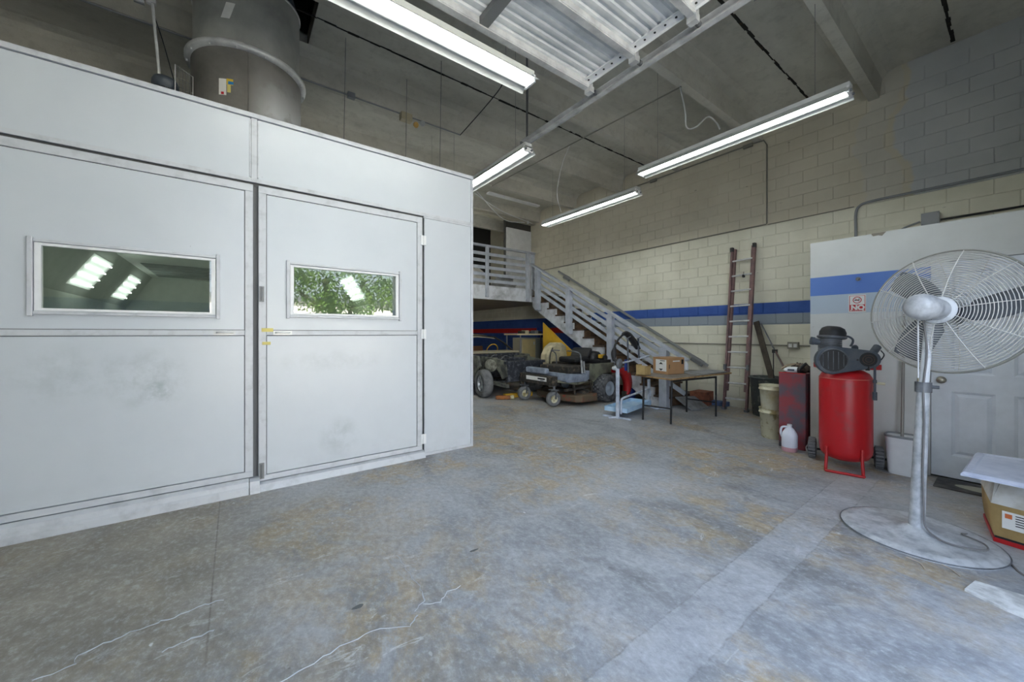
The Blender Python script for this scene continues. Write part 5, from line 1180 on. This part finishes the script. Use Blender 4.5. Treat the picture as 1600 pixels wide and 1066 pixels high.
cp(roof, 'roof', CARTAN)
for y, y2 in ((-.68, -.57), (.68, .57)):
    cp(MB().tube([(-.78, y, .96), (-1.15, (y+y2)/2, 1.18), (-1.5, y2, 1.32)], .025, 8), 'windshield_pillar', BLACK); cp(MB().tube([(-3.1, y, .95), (-2.75, y2, 1.34)], .035, 8), 'rear_pillar', CARTAN)
cp(MB().tube([(-1.5, -.57, 1.325), (-1.52, 0, 1.37), (-1.5, .57, 1.325)], .02, 8), 'windshield_header', BLACK)
cp(MB().ext([(-1.45, -.45, .30), (-1.95, -.45, .30), (-2.05, -.45, 1.05), (-1.92, -.45, 1.08), (-1.85, -.45, .55), (-1.45, -.45, .50)], (0, .9, 0)), 'seat', M('seat_brown', (120, 82, 52), .8), bev=.02)
cp(MB().ring((-1.25, .32, .98), (-1, 0, .4), .17, .014, 24, 6), 'steering_wheel', YELL)
wheel(car, V(4.47, 7.10, .31), V(-1, .12, 0), .31, .22, .19, tm=RUBG, spokes=10, nm='front_wheel', side=1, rm=CHROME)
wheel(car, V(5.93, 7.10, .31), (1,0,0), .31, .2, .19, tm=RUBG, nm='front_wheel'); wheel(car, V(4.5, 9.7, .31), (1,0,0), .31, .2, .19, tm=RUBG, nm='rear_wheel'); wheel(car, V(5.9, 9.7, .31), (1,0,0), .31, .2, .19, tm=RUBG, nm='rear_wheel')
cp(MB().cyl((0, -.62, .31), (0, .62, .31), .03, n=8).tube([(.3, -.5, .32), (0, -.6, .28), (-.3, -.45, .3)], .02, 6), 'axle', GREYM)
solo(MB().bar((4.75, 6.70, .05), (5.45, 6.62, .05), .10, .09), 'yellow_beam', YELL, 'yellow bar on the floor under the stripped car front', 'beam') 
ora = root('orange_tool', 'small orange and brown tool on the floor left of the mower caster', 'tool', (4.70, 6.6, 0))
part(MB().bar((4.52, 6.70, .045), (4.78, 6.50, .045), .09, .08), 'body', M('orange_paint', (176, 108, 50), .7, c2=(110, 80, 60), scale=9), ora, bev=.02); part(MB().cyl((4.78, 6.50, .05), (4.83, 6.45, .05), .045, n=12), 'head', CREAM, ora)

# ------------------------------------------------------------------ storage behind the car
cab = root('storage_cabinet', 'cream and grey storage cabinet under the stairs landing behind the car', 'cabinet', (7.2, 8.7, 0))
part(MB().box((6.65, 8.52, .0), (7.72, 8.95, 1.30)), 'cabinet_body', M('cabinet_grey', (178, 176, 160), .6), cab, bev=.006)
part(MB().box((6.67, 8.505, .08), (7.16, 8.52, 1.26)), 'door', M('cabinet_cream', (226, 206, 148), .6), cab, bev=.003); part(MB().box((7.18, 8.505, .08), (7.70, 8.52, 1.26)), 'door', M('cabinet_door_grey', (168, 168, 152), .6), cab, bev=.003)
part(MB().cbox((7.10, 8.498, 1.14), (.04, .012, .09)), 'handle', PAPER, cab)
wbn = root('work_bench', 'narrow timber bench top on a thin steel post behind the car', 'bench', (6.7, 8.15, 0))
part(MB().box((5.98, 7.85, 1.38), (7.35, 8.45, 1.42)), 'bench_top', M('bench_pale', (198, 184, 150), .7), wbn, bev=.004)
for x, y in ((6.11, 7.88), (7.28, 7.88), (6.04, 8.40), (7.28, 8.40)): part(MB().cyl((x, y, 0), (x, y, 1.38), .018, n=8), 'post', GALVD, wbn)
for k, (mm_, lb_n) in enumerate(((BLACK, 'leftmost black parts tray on the timber bench top'), (CARTAN, 'tan parts tray second from the left on the timber bench top'), (CARDK, 'blotched blue-black tray third from the left on the timber bench top'), (GALVD, 'dull steel tray in the middle of the timber bench top'), (BLACK, 'black tray right of the dull steel tray on the timber bench top'), (BLUE, 'blue parts tray on the timber bench top'), (MOWDK, 'rightmost rusty dark tray on the timber bench top'))):
    x = 6.25+.155*k; z0 = 1.42; h_ = .07+.02*(k % 2)
    solo(MB().box((x-.065, 7.93+.03*(k % 3), z0), (x+.065, 8.1+.03*(k % 3), z0+h_)), 'part_tray', mm_, lb_n, 'tray', 'parts trays on the timber bench', bev=.008)
solo(MB().lathe([(.11, 0), (.13, .30), (.14, .31)], (7.52, 8.68, 1.30), n=20), 'blue_container', BLUE, 'blue plastic container standing on the grey half of the cabinet', 'container')
solo(MB().ext([(6.66, 7.6, .9), (6.66, 6.3, .40), (6.66, 6.3, .85), (6.66, 7.6, 1.72)], (.02, 0, 0)), 'yellow_panel', YELL, 'yellow board standing under the staircase stringer', 'panel')
# clutter under the lower stairs
rmp_ = root('wooden_ramp', 'grey weathered board lying tilted on the floor behind the table', 'board', (6.9, 3.75, 0))
part(MB().ext([V(6.72, 3.55, .0), V(7.25, 3.50, .0), V(7.30, 3.80, .16), V(6.80, 3.92, .18)], (0, 0, .03)), 'board', GRYPL, rmp_, bev=.004)
solo(MB().box((7.34, 3.62, .0), (7.70, 3.92, .27)), 'wooden_crate', M('crate_brown', (150, 92, 66), .8, c2=(110, 66, 50), scale=8), 'reddish brown wooden crate on the floor between table legs and wall', 'crate', bev=.006)
solo(MB().box((6.80, 5.5, 0), (7.3, 5.9, .22)), 'red_case', REDP, 'red toolbox on the floor under the staircase', 'toolbox', bev=.02)
solo(MB().lathe([(.10, 0), (.11, .01), (.12, .24), (.10, .26)], (6.95, 5.05, 0), n=20), 'paint_can', BLUE, 'blue can on the floor under the stairs near the red guard', 'can')
solo(MB().box((7.62, 3.35, 0), (7.78, 3.75, .09)), 'blue_block', M('blue_base', (86, 108, 150), .7), 'low blue-grey block at the wall foot left of the ladder', 'block', bev=.01)

# cables over the mezzanine opening
for k, pts in enumerate(([(4.9, 8.3, 5.05), (6.0, 8.6, 4.86), (7.6, 9.2, 4.93)], [(5.0, 8.3, 5.1), (6.2, 8.8, 4.72), (7.3, 9.2, 4.9)])):
    solo(MB().tube(arc(pts), .012, 6), 'sagging_cable', WHITE, ('upper white cable sagging across the dark mezzanine opening', 'lower white cable sagging across the dark mezzanine opening')[k], 'cable')
solo(MB().tube([(7.45, 9.22, ZC), (7.45, 9.22, 4.9)], .035, 10), 'pipe', WHITE, 'short white vertical pipe at the corner above the mezzanine', 'pipe')
solo(MB().box((5.2, 8.0, 5.0), (6.9, 8.12, 5.04)), 'ceiling_strip', WHITE, 'pale flat strip under the ceiling in front of the mezzanine opening', 'strip')

# ------------------------------------------------------------------ outdoors, seen only as a reflection
pv = struct(MB().box((-30, -40, -.16), (34, YF-.12, -.02)), 'floor_driveway', M('driveway_concrete', (176, 172, 164), .9, c2=(150, 148, 140), scale=.6))
bl = root('warehouse', 'white flat-roofed building across the yard outside the open doorway', 'building', (4, -17, 0))
part(MB().box((-8, -22, 0), (14, -17, 3.3)), 'wall', M('far_white_wall', (226, 222, 214), .8), bl); part(MB().box((-8.2, -22.2, 3.3), (14.2, -16.8, 3.6)), 'roof_edge', GREYM, bl); part(MB().box((1.2, -17.02, 0), (2.6, -16.95, 2.3)), 'door', M('far_door', (96, 104, 104), .7), bl)
tr2 = root('shade_tree', 'leafy tree standing outside the open doorway', 'tree', (3.4, -8.4, 0))
part(MB().tube(arc([(3.4, -8.4, -.05), (3.45, -8.4, 1.0), (3.2, -8.35, 2.2), (2.9, -8.3, 3.6)]), .12, 10).tube(arc([(3.4, -8.4, 1.3), (3.9, -8.3, 2.4), (4.4, -8.2, 3.6)]), .06, 8).tube(arc([(3.3, -8.4, 1.7), (2.6, -8.1, 2.5), (1.9, -8.1, 3.1)]), .04, 8), 'trunk', WOOD_D, tr2)
lf = MB()
for i in range(5200):
    t = random.random()*2*PI; r = random.random()**.5
    cx_, cy_, cz_, rad = random.choice([(2.3,-8.0,3.2,1.0), (3.4,-8.3,3.9,1.2), (4.6,-8.3,3.5,1.1), (3.0,-8.0,2.5,.6), (4.2,-8.2,2.6,.7), (5.4,-8.2,3.1,.8), (1.6,-8.1,3.8,.9)])
    d = Vector((random.gauss(0,1), random.gauss(0,1), random.gauss(0,1))).normalized()*rad*random.random()**.4
    c = V(cx_, cy_, cz_)+d; a1_ = Vector((random.gauss(0,1), random.gauss(0,1), random.gauss(0,1))).normalized(); b1_ = a1_.orthogonal().normalized(); s_ = random.uniform(.05, .10)
    lf.add([c-a1_*s_, c+b1_*s_*.45, c+a1_*s_, c-b1_*s_*.45], [(0,1,2,3)])
part(lf, 'foliage', M('leaf_green', (112, 140, 62), .6, c2=(70, 100, 50), scale=1.5), tr2, kind='stuff')
for o in bpy.data.objects:
    if '_m' in o: del o['_m']
